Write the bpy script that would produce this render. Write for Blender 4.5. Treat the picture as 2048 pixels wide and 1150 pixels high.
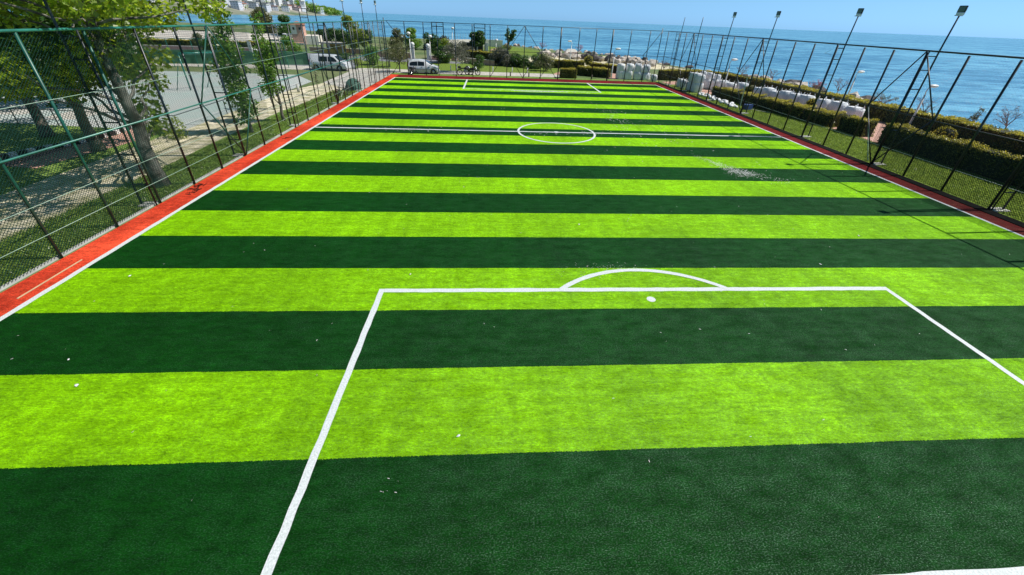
import bpy, bmesh, math, random
import numpy as np
from mathutils import Vector, Matrix
R_ = math.radians
rnd = random.Random(7); nrs = np.random.RandomState(11)
for o in list(bpy.data.objects): bpy.data.objects.remove(o)
S = bpy.context.scene

# ------------------------------------------------------------------ camera
H = 7.107; PITCH = 0.500458; ROLL = 0.039369; YAW = 0.069914; F = 761.782
d = Vector((math.sin(YAW)*math.cos(PITCH), math.cos(YAW)*math.cos(PITCH), -math.sin(PITCH)))
rt = Vector((math.cos(YAW), -math.sin(YAW), 0)); up = rt.cross(d)
rt2 = math.cos(ROLL)*rt + math.sin(ROLL)*up; up2 = -math.sin(ROLL)*rt + math.cos(ROLL)*up
cd = bpy.data.cameras.new('camera'); cam = bpy.data.objects.new('camera', cd); S.collection.objects.link(cam)
M = Matrix((rt2, up2, -d)).transposed().to_4x4(); M.translation = Vector((0, 0, H)); cam.matrix_world = M
cd.sensor_fit = 'HORIZONTAL'; cd.sensor_width = 36.0; cd.lens = 36.0*F/2048
cd.shift_x = -4.70/2048; cd.shift_y = -120.67/2048
cd.clip_start = 0.1; cd.clip_end = 100000
S.camera = cam
# ------------------------------------------------------------------ world, sun, exposure
SUN_EL = R_(53.0); sd = Vector((1.0, 0.05, 0)).normalized()
w = bpy.data.worlds.new('World'); S.world = w; w.use_nodes = True
nt = w.node_tree; nt.nodes.clear()
sky = nt.nodes.new('ShaderNodeTexSky'); sky.sky_type = 'NISHITA'; sky.sun_disc = False
sky.sun_elevation = SUN_EL; sky.sun_rotation = math.atan2(sd.x, sd.y)
sky.air_density = 1.0; sky.dust_density = 0.2; sky.ozone_density = 3.0; sky.altitude = 0
hs = nt.nodes.new('ShaderNodeHueSaturation'); hs.inputs['Saturation'].default_value = 1.25
hs.inputs['Value'].default_value = 1.0
bg = nt.nodes.new('ShaderNodeBackground'); bg.inputs['Strength'].default_value = 0.11
wo = nt.nodes.new('ShaderNodeOutputWorld')
nt.links.new(sky.outputs[0], hs.inputs['Color']); bw = nt.nodes.new('ShaderNodeRGBToBW'); nt.links.new(sky.outputs[0], bw.inputs[0])
tn = nt.nodes.new('ShaderNodeMix'); tn.data_type = 'RGBA'; tn.blend_type = 'MULTIPLY'; tn.inputs[0].default_value = 1; tn.inputs[7].default_value = (.315, .71, 1.19, 1)
nt.links.new(bw.outputs[0], tn.inputs[6])
t2 = nt.nodes.new('ShaderNodeMix'); t2.data_type = 'RGBA'; t2.inputs[0].default_value = .93
nt.links.new(hs.outputs[0], t2.inputs[6]); nt.links.new(tn.outputs[2], t2.inputs[7]); nt.links.new(t2.outputs[2], bg.inputs[0]); nt.links.new(bg.outputs[0], wo.inputs[0])
sl = bpy.data.lights.new('sun', 'SUN'); sl.energy = 5.0; sl.angle = R_(0.5); sl.color = (1.0, 0.95, 0.87)
so = bpy.data.objects.new('sun', sl); S.collection.objects.link(so)
sv = Vector((sd.x*math.cos(SUN_EL), sd.y*math.cos(SUN_EL), math.sin(SUN_EL)))
so.rotation_euler = sv.to_track_quat('Z', 'Y').to_euler(); so.location = (60, 60, 60)
S.view_settings.view_transform = 'Standard'; S.view_settings.look = 'None'
S.view_settings.exposure = 0.15; S.view_settings.gamma = 1.0

# ------------------------------------------------------------------ materials
def new_mat(name):
    m = bpy.data.materials.new(name); m.use_nodes = True
    n = m.node_tree; b = n.nodes['Principled BSDF']
    return m, n, b
def N(n, t, **kw):
    x = n.nodes.new(t)
    for k, v in kw.items():
        if k in x.inputs.keys(): x.inputs[k].default_value = v
        else: setattr(x, k, v)
    return x
def math_(n, op, a, b=None, c=None):
    x = n.nodes.new('ShaderNodeMath'); x.operation = op
    for i, v in enumerate((a, b, c)):
        if v is None: continue
        if isinstance(v, (int, float)): x.inputs[i].default_value = v
        else: n.links.new(v, x.inputs[i])
    return x.outputs[0]
def mixc(n, fac, a, b, mode='MIX'):
    x = n.nodes.new('ShaderNodeMix'); x.data_type = 'RGBA'; x.blend_type = mode
    for s, v in ((x.inputs[0], fac), (x.inputs[6], a), (x.inputs[7], b)):
        if isinstance(v, (int, float)): s.default_value = v
        elif isinstance(v, tuple): s.default_value = v if len(v) == 4 else (*v, 1)
        else: n.links.new(v, s)
    return x.outputs[2]
def noise(n, scale, detail=4, rough=0.55, mscale=None, coord='Object'):
    tc = n.nodes.new('ShaderNodeTexCoord'); t = n.nodes.new('ShaderNodeTexNoise')
    t.inputs['Scale'].default_value = scale; t.inputs['Detail'].default_value = detail; t.inputs['Roughness'].default_value = rough
    src = tc.outputs[coord]
    if mscale:
        mp = n.nodes.new('ShaderNodeMapping'); mp.inputs['Scale'].default_value = mscale
        n.links.new(src, mp.inputs[0]); src = mp.outputs[0]
    n.links.new(src, t.inputs['Vector']); return t.outputs[0]
def ramp(n, src, a, b):
    x = n.nodes.new('ShaderNodeMapRange'); x.inputs[1].default_value = a; x.inputs[2].default_value = b
    n.links.new(src, x.inputs[0]); return x.outputs[0]
def bump(n, b, h, strength, dist):
    x = n.nodes.new('ShaderNodeBump'); x.inputs['Strength'].default_value = strength; x.inputs['Distance'].default_value = dist
    n.links.new(h, x.inputs['Height']); n.links.new(x.outputs[0], b.inputs['Normal'])
def mat(name, c1, c2=None, scale=3.0, rough=0.7, bmp=0.0, bdist=0.02, metal=0.0, spec=0.5, detail=5, mscale=None, lo=.35, hi=.65, bscale=None):
    m, n, b = new_mat(name)
    b.inputs['Roughness'].default_value = rough; b.inputs['Metallic'].default_value = metal
    b.inputs['Specular IOR Level'].default_value = spec
    if c2 is None: c2 = tuple(v*0.78 for v in c1)
    t = noise(n, scale, detail, mscale=mscale)
    n.links.new(mixc(n, ramp(n, t, lo, hi), c1, c2), b.inputs['Base Color'])
    if bmp: bump(n, b, noise(n, bscale or scale*3, 4), bmp, bdist)
    return m
def leaf_mat(name, c, trans, hue=0.35):
    m, n, b = new_mat(name); n.nodes.remove(b); out = n.nodes['Material Output']
    g = n.nodes.new('ShaderNodeNewGeometry'); t = noise(n, 0.9, 3)
    f = math_(n, 'MULTIPLY_ADD', g.outputs['Random Per Island'], .55, math_(n, 'MULTIPLY', t, .5))
    f = ramp(n, f, .25, .8)
    dk = tuple(v*(1-hue) for v in c); lt = tuple(min(1, v*(1+hue)) for v in c)
    dt = tuple(v*(1-hue) for v in trans); ltt = tuple(min(1, v*(1+hue)) for v in trans)
    df = n.nodes.new('ShaderNodeBsdfDiffuse'); tr = n.nodes.new('ShaderNodeBsdfTranslucent'); gl = n.nodes.new('ShaderNodeBsdfGlossy')
    gl.inputs['Roughness'].default_value = .38; gl.inputs['Color'].default_value = (.9, .9, .9, 1)
    n.links.new(mixc(n, f, dk, lt), df.inputs[0]); n.links.new(mixc(n, f, dt, ltt), tr.inputs[0])
    a = n.nodes.new('ShaderNodeMixShader'); a.inputs[0].default_value = .5
    n.links.new(df.outputs[0], a.inputs[1]); n.links.new(tr.outputs[0], a.inputs[2])
    e = n.nodes.new('ShaderNodeMixShader'); e.inputs[0].default_value = .035
    n.links.new(a.outputs[0], e.inputs[1]); n.links.new(gl.outputs[0], e.inputs[2]); n.links.new(e.outputs[0], out.inputs[0])
    return m

Y0 = 4.199
def turf_base(name, light, dark, stripes=True):
    m, n, b = new_mat(name)
    tc = n.nodes.new('ShaderNodeTexCoord'); sp = n.nodes.new('ShaderNodeSeparateXYZ'); n.links.new(tc.outputs['Object'], sp.inputs[0])
    fib = noise(n, 12, 6, .75, (.9, 2.2, 1))            # tufts, combed across the pitch
    fine = noise(n, 34, 4, .7, (1.0, 1.7, 1))
    row = noise(n, 1.0, 3, .6, (.25, 9, 1))             # tufting rows
    big = noise(n, .35, 5, .6, (1, .8, 1)); mid = noise(n, 2.2, 4, .6, (.7, 1.6, 1))
    if stripes:
        yy = math_(n, 'ADD', sp.outputs[1], math_(n, 'MULTIPLY', math_(n, 'SUBTRACT', fine, .5), .09))
        yy = math_(n, 'ADD', yy, math_(n, 'MULTIPLY', math_(n, 'SUBTRACT', noise(n, .8, 2, .5, (1, 0, 0)), .5), .05))
        k = math_(n, 'MODULO', math_(n, 'ADD', yy, 40.0 - Y0), 4.0)
        f = math_(n, 'LESS_THAN', k, 2.0)
        col = mixc(n, f, dark, light)
    else:
        col = mixc(n, ramp(n, big, .3, .7), dark, light)
    tuft = noise(n, 4.5, 5, .7, (.8, 1.8, 1)); brush = noise(n, .9, 4, .6, (2.6, .35, 1)); patch = noise(n, .16, 3, .5)
    v = math_(n, 'MULTIPLY_ADD', ramp(n, fib, .3, .7), .9, .5)
    v = math_(n, 'MULTIPLY', v, math_(n, 'MULTIPLY_ADD', ramp(n, tuft, .3, .7), .6, .68))
    v = math_(n, 'MULTIPLY', v, math_(n, 'MULTIPLY_ADD', ramp(n, fine, .25, .75), .6, .7))
    v = math_(n, 'MULTIPLY', v, math_(n, 'MULTIPLY_ADD', ramp(n, row, .3, .7), .24, .88))
    v = math_(n, 'MULTIPLY', v, math_(n, 'MULTIPLY_ADD', ramp(n, big, .3, .7), .36, .82))
    v = math_(n, 'MULTIPLY', v, math_(n, 'MULTIPLY_ADD', ramp(n, mid, .3, .7), .3, .85))
    v = math_(n, 'MULTIPLY', v, math_(n, 'MULTIPLY_ADD', ramp(n, brush, .3, .7), .26, .87))
    v = math_(n, 'MULTIPLY', v, math_(n, 'MULTIPLY_ADD', ramp(n, patch, .3, .7), .30, .85))
    cb = n.nodes.new('ShaderNodeCombineXYZ')
    for i in range(3): n.links.new(v, cb.inputs[i])
    col = mixc(n, 1.0, col, cb.outputs[0], 'MULTIPLY')
    n.links.new(col, b.inputs['Base Color'])
    gl = noise(n, 42, 2, .6, (.75, 1.5, 1))
    b.inputs['Specular IOR Level'].default_value = .04; b.inputs['Roughness'].default_value = .7
    hgt = math_(n, 'ADD', math_(n, 'MULTIPLY', fib, 1.2), math_(n, 'MULTIPLY', fine, .5))
    hgt = math_(n, 'ADD', hgt, math_(n, 'MULTIPLY', tuft, 1.4))
    bump(n, b, hgt, 1.0, .05)
    gs = n.nodes.new('ShaderNodeBsdfGlossy'); gs.inputs['Roughness'].default_value = .40; gs.inputs['Color'].default_value = (.6, 1, .72, 1)
    bp = n.nodes.new('ShaderNodeBump'); bp.inputs['Strength'].default_value = 1; bp.inputs['Distance'].default_value = .018
    n.links.new(gl, bp.inputs['Height']); n.links.new(bp.outputs[0], gs.inputs['Normal'])
    fac = math_(n, 'MULTIPLY_ADD', ramp(n, gl, .50, .74), .085, .007)
    fac = math_(n, 'MULTIPLY', fac, math_(n, 'MULTIPLY_ADD', ramp(n, mid, .3, .7), 1.0, .35))
    ms = n.nodes.new('ShaderNodeMixShader'); n.links.new(fac, ms.inputs[0]); n.links.new(b.outputs[0], ms.inputs[1]); n.links.new(gs.outputs[0], ms.inputs[2])
    n.links.new(ms.outputs[0], n.nodes['Material Output'].inputs[0])
    return m
M_TURF = turf_base('turf_green', (.25, .58, .0), (.003, .052, .003))
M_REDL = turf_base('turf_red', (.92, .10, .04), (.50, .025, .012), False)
M_REDSHADE = turf_base('turf_red_shaded', (.23, .013, .017), (.15, .008, .011), False)  # same red turf, darkened in colour for shading and fibre lean
def white_turf():
    m, n, b = new_mat('turf_white'); t = noise(n, 30, 4, .7); 
    n.links.new(mixc(n, ramp(n, t, .3, .7), (.44, .49, .48), (.72, .75, .76)), b.inputs['Base Color'])
    b.inputs['Roughness'].default_value = .6; bump(n, b, t, .6, .02); return m
M_WHITE = white_turf()
M_GREEN = mat('post_green', (.006, .06, .045), (.012, .10, .075), 4, .38)
M_DKGREEN = mat('post_dark', (.006, .012, .018), (.012, .022, .028), 4, .35)
M_WIRE = mat('wire_green', (.002, .018, .013), (.006, .04, .03), 6, .6, spec=.15)
M_WIRED = mat('wire_dark', (.004, .01, .01), (.008, .02, .018), 6, .6, spec=.1)
M_RAIL = mat('rail_green', (.02, .13, .10), (.03, .20, .16), 3, .3)
M_CABLE = mat('cable_pale', (.35, .5, .40), None, 6, .35)
M_GRASS = mat('grass', (.09, .19, .025), (.24, .33, .07), 2.5, .75, .8, .05, spec=.25, lo=.3, hi=.7, bscale=22)
M_GRASSD = mat('lawn', (.085, .16, .018), (.22, .28, .055), 5, .8, .9, .08, spec=.12, lo=.3, hi=.7, bscale=14, detail=8)
M_SAND = mat('stone_path', (.80, .71, .54), (.36, .34, .18), 1.6, .85, .7, .04, lo=.38, hi=.62, detail=8)
M_PAVE = mat('pale_paving', (.55, .52, .47), (.42, .39, .34), 1.0, .8, .3, .02)
M_PINK = mat('pink_paving', (.55, .32, .25), (.46, .26, .2), 2.5, .8, .3, .02)
M_COURT = mat('court_surface', (.36, .45, .42), (.44, .44, .42), .25, .75, .2, .01)
M_ASPH = mat('asphalt', (.17, .18, .21), (.22, .22, .24), .6, .8, .3, .01)
M_SHADETWIG = mat('shade_twig_dark', (.006, .007, .007), (.014, .014, .012), 3, .9, .5, .03, spec=.05)  # near-black, paints the kerb's shade; also the colour of the twigs
M_LAND = mat('land', (.07, .13, .03), (.17, .19, .08), .12, .9, .3, .1)
M_CONC = mat('concrete', (.5, .5, .47), (.38, .38, .35), 3, .8, .3, .02)
M_CREAM = mat('cream_wall', (.86, .80, .72), (.78, .71, .63), 1, .8)
M_PINKW = mat('pink_wall', (.62, .36, .28), (.52, .3, .24), 1, .8)
M_WHITEP = mat('white_paint', (.78, .78, .76), (.66, .66, .64), 4, .45)
M_BAG = mat('bag_white', (.84, .85, .86), (.7, .72, .75), 2.2, .55, .9, .06, bscale=5)
M_ROCK = mat('rock', (.62, .55, .48), (.34, .29, .25), 1.2, .85, .8, .1)
M_ROCKD = mat('rock_dark', (.05, .045, .045), (.12, .10, .09), 1.2, .8, .8, .1)
M_BARK = mat('bark', (.09, .075, .06), (.2, .18, .15), 3, .9, .9, .06, mscale=(1, 1, .35))
M_BARKP = mat('bark_plane', (.06, .05, .04), (.24, .23, .20), 2.4, .85, .8, .05, lo=.42, hi=.58)
M_TWIG = mat('twig', (.17, .10, .11), (.27, .17, .16), 4, .8)
M_TRUNKW = mat('white_trunk', (.66, .66, .62), (.5, .5, .46), 4, .8)
M_LEAF_A = leaf_mat('leaf_plane', (.14, .21, .014), (.50, .62, .04), .55)
M_LEAF_B = leaf_mat('leaf_dark', (.03, .085, .014), (.12, .24, .03), .4)
M_LEAF_C = leaf_mat('leaf_hornbeam', (.085, .18, .025), (.3, .5, .05), .45)
M_LEAF_D = leaf_mat('leaf_olive', (.13, .14, .06), (.2, .22, .08), .35)
M_LEAF_Y = leaf_mat('leaf_lime', (.14, .2, .02), (.4, .48, .04), .35)
M_LEAF_G = leaf_mat('leaf_grey', (.13, .14, .11), (.14, .15, .09), .35)
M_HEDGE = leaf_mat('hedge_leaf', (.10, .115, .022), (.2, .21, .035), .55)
M_HEDGELIT = leaf_mat('hedge_sunlit_leaf', (.42, .38, .05), (.5, .44, .05), .35)  # brighter yellow copy of the hedge leaf, sunlight put into the colour
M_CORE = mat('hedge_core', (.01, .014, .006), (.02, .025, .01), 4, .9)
M_FLOW = mat('blossom', (.5, .15, .22), (.35, .1, .2), 5, .7)
M_SILVER = mat('car_silver', (.68, .70, .72), (.62, .65, .67), 1, .3, metal=.25)
M_GLASS = mat('car_glass', (.012, .018, .022), None, 1, .06)
M_TYRE = mat('tyre', (.012, .012, .013), None, 8, .8)
M_RIM = mat('rim', (.45, .46, .48), None, 8, .3, metal=.8)
M_BLACK = mat('black_plastic', (.012, .012, .014), (.025, .025, .028), 5, .45)
M_LAMPG = mat('lamp_glass', (.10, .15, .14), (.07, .11, .10), 3, .15)
M_REDLT = mat('tail_light', (.45, .02, .02), None, 4, .3)
M_CLEAR = mat('headlight', (.75, .78, .8), None, 4, .1)
M_TARP = mat('green_cloth', (.03, .09, .07), (.05, .13, .10), 2, .75, .9, .06)
M_SCREEN = mat('screen_cloth', (.09, .22, .13), (.12, .28, .16), 2, .8)
M_BLUE = mat('blue_plastic', (.03, .07, .22), None, 3, .5)
M_LATH = mat('wood_lath', (.62, .48, .28), None, 3, .7)
M_ROOF = mat('roof_tile', (.42, .17, .11), (.3, .13, .09), 1.5, .8)
M_YEL = mat('kiosk_yellow', (.6, .45, .08), (.5, .36, .06), 1, .7)
M_ORNG = mat('awning', (.62, .42, .22), None, 1, .7)
M_FRUIT = mat('boat_white', (.75, .75, .74), None, 1, .5)
def hazed_facade(name, wall, win):
    m, n, b = new_mat(name); tc = n.nodes.new('ShaderNodeTexCoord')
    sp = n.nodes.new('ShaderNodeSeparateXYZ'); n.links.new(tc.outputs['Object'], sp.inputs[0])
    h = math_(n, 'ADD', sp.outputs[0], sp.outputs[1])
    a = math_(n, 'GREATER_THAN', math_(n, 'FRACT', math_(n, 'MULTIPLY', h, 1/4.2)), .55)
    c = math_(n, 'GREATER_THAN', math_(n, 'FRACT', math_(n, 'MULTIPLY', sp.outputs[2], 1/3.1)), .5)
    n.links.new(mixc(n, math_(n, 'MULTIPLY', a, c), wall, win), b.inputs['Base Color']); b.inputs['Roughness'].default_value = .8
    return m
FAC_HAZED = [hazed_facade('hazed_facade_white', (.74, .74, .75), (.36, .39, .44)), hazed_facade('hazed_facade_grey', (.6, .61, .66), (.3, .33, .38)),  # walls and windows paled, distance haze put into the colour
       hazed_facade('hazed_facade_cream', (.70, .64, .58), (.36, .35, .36)), hazed_facade('hazed_facade_rose', (.68, .6, .59), (.34, .33, .35))]
# sea
def sea_mat():
    m, n, b = new_mat('sea_water')
    b.inputs['Roughness'].default_value = .22; b.inputs['IOR'].default_value = 1.33
    big = noise(n, .012, 4, .5, (.5, 1.4, 1)); swell = noise(n, .07, 3, .5, (.5, 1.0, 1)); wav = noise(n, .20, 6, .7, (.5, 1.2, 1))
    f = math_(n, 'ADD', math_(n, 'MULTIPLY', big, .38), math_(n, 'MULTIPLY', wav, .62))
    n.links.new(mixc(n, ramp(n, f, .42, .58), (.012, .14, .28), (.15, .43, .60)), b.inputs['Base Color'])
    hh = math_(n, 'ADD', math_(n, 'MULTIPLY', wav, .6), math_(n, 'MULTIPLY', swell, .9))
    bump(n, b, hh, 1.0, 1.6); return m
M_SEA = sea_mat()

# ------------------------------------------------------------------ mesh helpers
C = S.collection
def link(o): C.objects.link(o); return o
class MB:
    def __init__(s): s.v = []; s.f = []; s.m = []
    def add(s, vs, fs, mi=0):
        k = len(s.v); s.v += [tuple(v) for v in vs]; s.f += [tuple(i+k for i in f) for f in fs]; s.m += [mi]*len(fs)
    def box(s, x0, x1, y0, y1, z0, z1, mi=0, rz=0, c=None):
        vs = [Vector((x, y, z)) for z in (z0, z1) for y in (y0, y1) for x in (x0, x1)]
        if rz:
            cc = Vector(c) if c else Vector(((x0+x1)/2, (y0+y1)/2, 0)); r = Matrix.Rotation(rz, 3, 'Z')
            vs = [r @ (v-cc) + cc for v in vs]
        s.add(vs, [(0, 2, 3, 1), (4, 5, 7, 6), (0, 1, 5, 4), (2, 6, 7, 3), (0, 4, 6, 2), (1, 3, 7, 5)], mi); return s
    def bbox(s, x0, x1, y0, y1, z0, z1, bev=.03, mi=0):   # bevelled box
        bm = bmesh.new(); bmesh.ops.create_cube(bm, size=1)
        bmesh.ops.scale(bm, vec=(x1-x0, y1-y0, z1-z0), verts=bm.verts); bmesh.ops.translate(bm, vec=((x0+x1)/2, (y0+y1)/2, (z0+z1)/2), verts=bm.verts)
        bmesh.ops.bevel(bm, geom=bm.edges[:], offset=bev, segments=2, affect='EDGES')
        bm.verts.index_update(); s.add([v.co[:] for v in bm.verts], [[v.index for v in f.verts] for f in bm.faces], mi); bm.free(); return s
    def tube(s, pts, r, n=8, cap=True, mi=0):
        pts = [Vector(p) for p in pts]; rs = r if isinstance(r, (list, tuple)) else [r]*len(pts)
        k = len(s.v); pv = None
        for i, p in enumerate(pts):
            t = (pts[min(i+1, len(pts)-1)] - pts[max(i-1, 0)]).normalized()
            if pv is None: a = t.cross(Vector((0, 0, 1)) if abs(t.z) < .9 else Vector((1, 0, 0))).normalized()
            else: a = (pv - t*pv.dot(t)).normalized()
            pv = a; b2 = t.cross(a)
            for j in range(n):
                an = 2*math.pi*j/n; s.v.append(tuple(p + (a*math.cos(an)+b2*math.sin(an))*rs[i]))
        for i in range(len(pts)-1):
            for j in range(n):
                s.f.append((k+i*n+j, k+i*n+(j+1) % n, k+(i+1)*n+(j+1) % n, k+(i+1)*n+j)); s.m.append(mi)
        if cap:
            s.f.append(tuple(k+j for j in reversed(range(n)))); s.f.append(tuple(k+(len(pts)-1)*n+j for j in range(n))); s.m += [mi, mi]
        return s
    def ball(s, c, r, nu=12, nv=8, jit=0, rg=None, mi=0):
        c = Vector(c); r = Vector(r) if hasattr(r, '__len__') else Vector((r, r, r)); k = len(s.v)
        for i in range(nv+1):
            th = math.pi*i/nv
            for j in range(nu):
                ph = 2*math.pi*j/nu; q = 1+(rg.uniform(-jit, jit) if jit and 0 < i < nv else 0)
                s.v.append((c.x+r.x*q*math.sin(th)*math.cos(ph), c.y+r.y*q*math.sin(th)*math.sin(ph), c.z+r.z*q*math.cos(th)))
        for i in range(nv):
            for j in range(nu):
                s.f.append((k+i*nu+j, k+(i+1)*nu+j, k+(i+1)*nu+(j+1) % nu, k+i*nu+(j+1) % nu)); s.m.append(mi)
        return s
    def build(s, name, mats, parent=None, smooth=False, loc=None):
        me = bpy.data.meshes.new(name); me.from_pydata(s.v, [], s.f)
        mats = mats if isinstance(mats, (list, tuple)) else [mats]
        for m in mats: me.materials.append(m)
        if len(mats) > 1: me.polygons.foreach_set('material_index', s.m)
        if smooth: me.polygons.foreach_set('use_smooth', [True]*len(me.polygons))
        me.update(); o = link(bpy.data.objects.new(name, me))
        if loc is not None: o.location = loc
        if parent: o.parent = parent
        return o
def quads(name, P, mats, parent=None, midx=None):
    """P: array (n,4,3)"""
    n = len(P); me = bpy.data.meshes.new(name)
    me.vertices.add(n*4); me.vertices.foreach_set('co', P.reshape(-1).astype(np.float32))
    me.loops.add(n*4); me.loops.foreach_set('vertex_index', np.arange(n*4, dtype=np.int32))
    me.polygons.add(n); me.polygons.foreach_set('loop_start', np.arange(0, n*4, 4, dtype=np.int32)); me.polygons.foreach_set('loop_total', np.full(n, 4, dtype=np.int32))
    mats = mats if isinstance(mats, (list, tuple)) else [mats]
    for m in mats: me.materials.append(m)
    if midx is not None: me.polygons.foreach_set('material_index', midx.astype(np.int32))
    me.update(calc_edges=True); me.validate(); o = link(bpy.data.objects.new(name, me))
    if parent: o.parent = parent
    return o
def tag(o, label, cat, group=None):
    o['label'] = label; o['category'] = cat
    if group: o['group'] = group
    return o
def thing(name, label, cat, loc=(0, 0, 0), rz=0, group=None):
    o = link(bpy.data.objects.new(name, None)); o.location = loc; o.rotation_euler = (0, 0, rz); o.empty_display_size = .3
    return tag(o, label, cat, group)
def struct(name, mb, m, smooth=False):
    o = mb.build(name, m, smooth=smooth); o['kind'] = 'structure'; return o
def stuff(o, label, cat): o['kind'] = 'stuff'; o['label'] = label; o['category'] = cat; return o
def kids(o): return [c for c in bpy.data.objects if c.parent == o]
def dup(o, loc, rz=0, label=None, scale=None):
    def rec(a, p):
        c = a.copy(); link(c); c.parent = p
        for ch in kids(a): rec(ch, c)
        return c
    r = rec(o, None); r.location = loc; r.rotation_euler = (0, 0, rz)
    if label: r['label'] = label
    if scale: r.scale = (scale, scale, scale) if isinstance(scale, (int, float)) else scale
    return r
def poly(pts, z):
    m = MB(); m.add([(x, y, z) for x, y in pts], [tuple(range(len(pts)))]); return m
def strip(ptsL, ptsR, z):
    m = MB(); vs = [(x, y, z) for x, y in ptsL]+[(x, y, z) for x, y in ptsR]; n = len(ptsL)
    m.add(vs, [(i, i+1, n+i+1, n+i) for i in range(n-1)]); return m

def leaves(centers, radii, counts, size, rg, flat=.35, droop=0.0):
    """leaf quads scattered in ellipsoids, denser toward the shell"""
    out = []
    for c, r, k in zip(centers, radii, counts):
        k = int(k)
        dirs = rg.normal(size=(k, 3)); dirs /= np.linalg.norm(dirs, axis=1)[:, None]
        rad = rg.uniform(0.25, 1.0, (k, 1))**.6
        p = np.array(c)+dirs*rad*np.array(r)
        nrm = rg.normal(size=(k, 3)); nrm[:, 2] = np.abs(nrm[:, 2])+flat; nrm += dirs*.6; nrm /= np.linalg.norm(nrm, axis=1)[:, None]
        t = np.cross(nrm, rg.normal(size=(k, 3))); t[:, 2] -= droop; t /= np.linalg.norm(t, axis=1)[:, None]
        b = np.cross(nrm, t); s = size*rg.uniform(.6, 1.35, (k, 1))
        q = np.stack([p-t*s*.5, p+b*s*.33+nrm*s*.06, p+t*s*.55-nrm*s*.05, p-b*s*.33+nrm*s*.06], 1); out.append(q)
    return np.concatenate(out)
def limb(m, p, q, r0, r1, rg, wob=.15, n=7, seg=5):
    p = Vector(p); q = Vector(q); L = (q-p).length; pts = []
    for i in range(seg+1):
        t = i/seg; o = Vector((rg.uniform(-1, 1), rg.uniform(-1, 1), rg.uniform(-.5, .5)))*wob*L*.2*math.sin(math.pi*t)
        pts.append(p.lerp(q, t)+o)
    m.tube(pts, [r0+(r1-r0)*i/seg for i in range(seg+1)], n); return pts
def tree(name, label, cat, loc, height, r, clusters, lsize, lm, bark, rg, nr, group=None, lean=(0, 0), dens=900, trunk_top=None, droop=0.0):
    t = thing(name, label, cat, loc, 0, group)
    m = MB(); th = trunk_top or height*.8; top = Vector((lean[0], lean[1], th))
    n = 9; pts = []; rs = []
    for i in range(n+1):
        f = i/n; pts.append(Vector((lean[0]*f**1.5+rg.uniform(-.06, .06)*(i > 0)*min(1, th/5), lean[1]*f**1.5+rg.uniform(-.06, .06)*(i > 0)*min(1, th/5), -.1+(th+.1)*f)))
        rs.append(r*(1.35 if i == 0 else 1.05-.72*f))
    m.tube(pts, rs, 12)
    for c, rr in clusters:
        c = Vector(c); z0 = max(.25*th, min(th*.95, c.z-rr[0]*.8)); base = pts[max(1, min(n, int(z0/th*n)))]
        if (c-base).length > .5: limb(m, base, c, r*.34*(1-.5*z0/th)+.01, r*.06+.005, rg, .3, 6)
    m.build('trunk', bark, t, smooth=True)
    cs = [c for c, _ in clusters]; rs_ = [x for _, x in clusters]; cnt = [dens*(x[0]*x[1]*x[2])**(.66) for x in rs_]
    quads('crown', leaves(cs, rs_, cnt, lsize, nr, droop=droop), lm, t)
    return t
def blob_clusters(rg, n, rad, z0, z1, cr=(.9, 1.5), shape='round', squash=.7):
    out = []
    for i in range(n):
        a = rg.uniform(0, 2*math.pi); f = rg.random()**.5; z = rg.uniform(z0, z1)
        tt = (z-z0)/(z1-z0); prof = math.sin(math.pi*min(.97, max(.12, tt*.85+.12))) if shape == 'round' else (1-.55*tt)
        x = math.cos(a)*rad*f*prof; y = math.sin(a)*rad*f*prof; c = rg.uniform(*cr)
        out.append(((x, y, z), (c, c, c*squash)))
    return out

# ------------------------------------------------------------------ SETTING
XL, XR = -12.36, 21.80; YN, YF = 2.211, 52.64
FLX, FRX, FFY = -13.53, 23.45, 55.6
# sea & land
m = MB(); m.add([(-40000, -3000, -1.6), (40000, -3000, -1.6), (40000, 60000, -1.6), (-40000, 60000, -1.6)], [(0, 1, 2, 3)])
struct('sea', m, M_SEA)
shore = [(-190, -60), (44.5, -60), (44.5, 18), (44, 40), (44.2, 47), (43, 56), (41.5, 64), (38.5, 72), (36.5, 80), (34, 88), (31, 96), (27, 104), (21, 110), (14, 116), (9, 124), (0, 132), (-8, 138), (-16, 148), (-30, 150), (-48, 152), (-62, 165), (-80, 185), (-110, 210), (-190, 225), (-420, 260), (-420, -60)]
m = poly(shore, -.03)
for i in range(len(shore)):
    a, b = shore[i], shore[(i+1) % len(shore)]; m.add([(a[0], a[1], -.03), (b[0], b[1], -.03), (b[0]+.3, b[1]+.4, -3), (a[0]+.3, a[1]+.4, -3)], [(0, 1, 2, 3)])
struct('ground', m, M_LAND)
# pitch turf
struct('football_pitch', poly([(XL-.06, -3), (XR+.06, -3), (XR+.06, YF+.06), (XL-.06, YF+.06)], 0.0), M_TURF)
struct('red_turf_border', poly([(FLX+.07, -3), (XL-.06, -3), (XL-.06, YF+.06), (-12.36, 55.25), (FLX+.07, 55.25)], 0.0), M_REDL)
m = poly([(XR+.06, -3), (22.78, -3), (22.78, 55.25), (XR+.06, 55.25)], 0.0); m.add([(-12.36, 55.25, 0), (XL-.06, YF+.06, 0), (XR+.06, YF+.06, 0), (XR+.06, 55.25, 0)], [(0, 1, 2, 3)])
struct('shaded_red_turf_border', m, M_REDSHADE)
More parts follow.
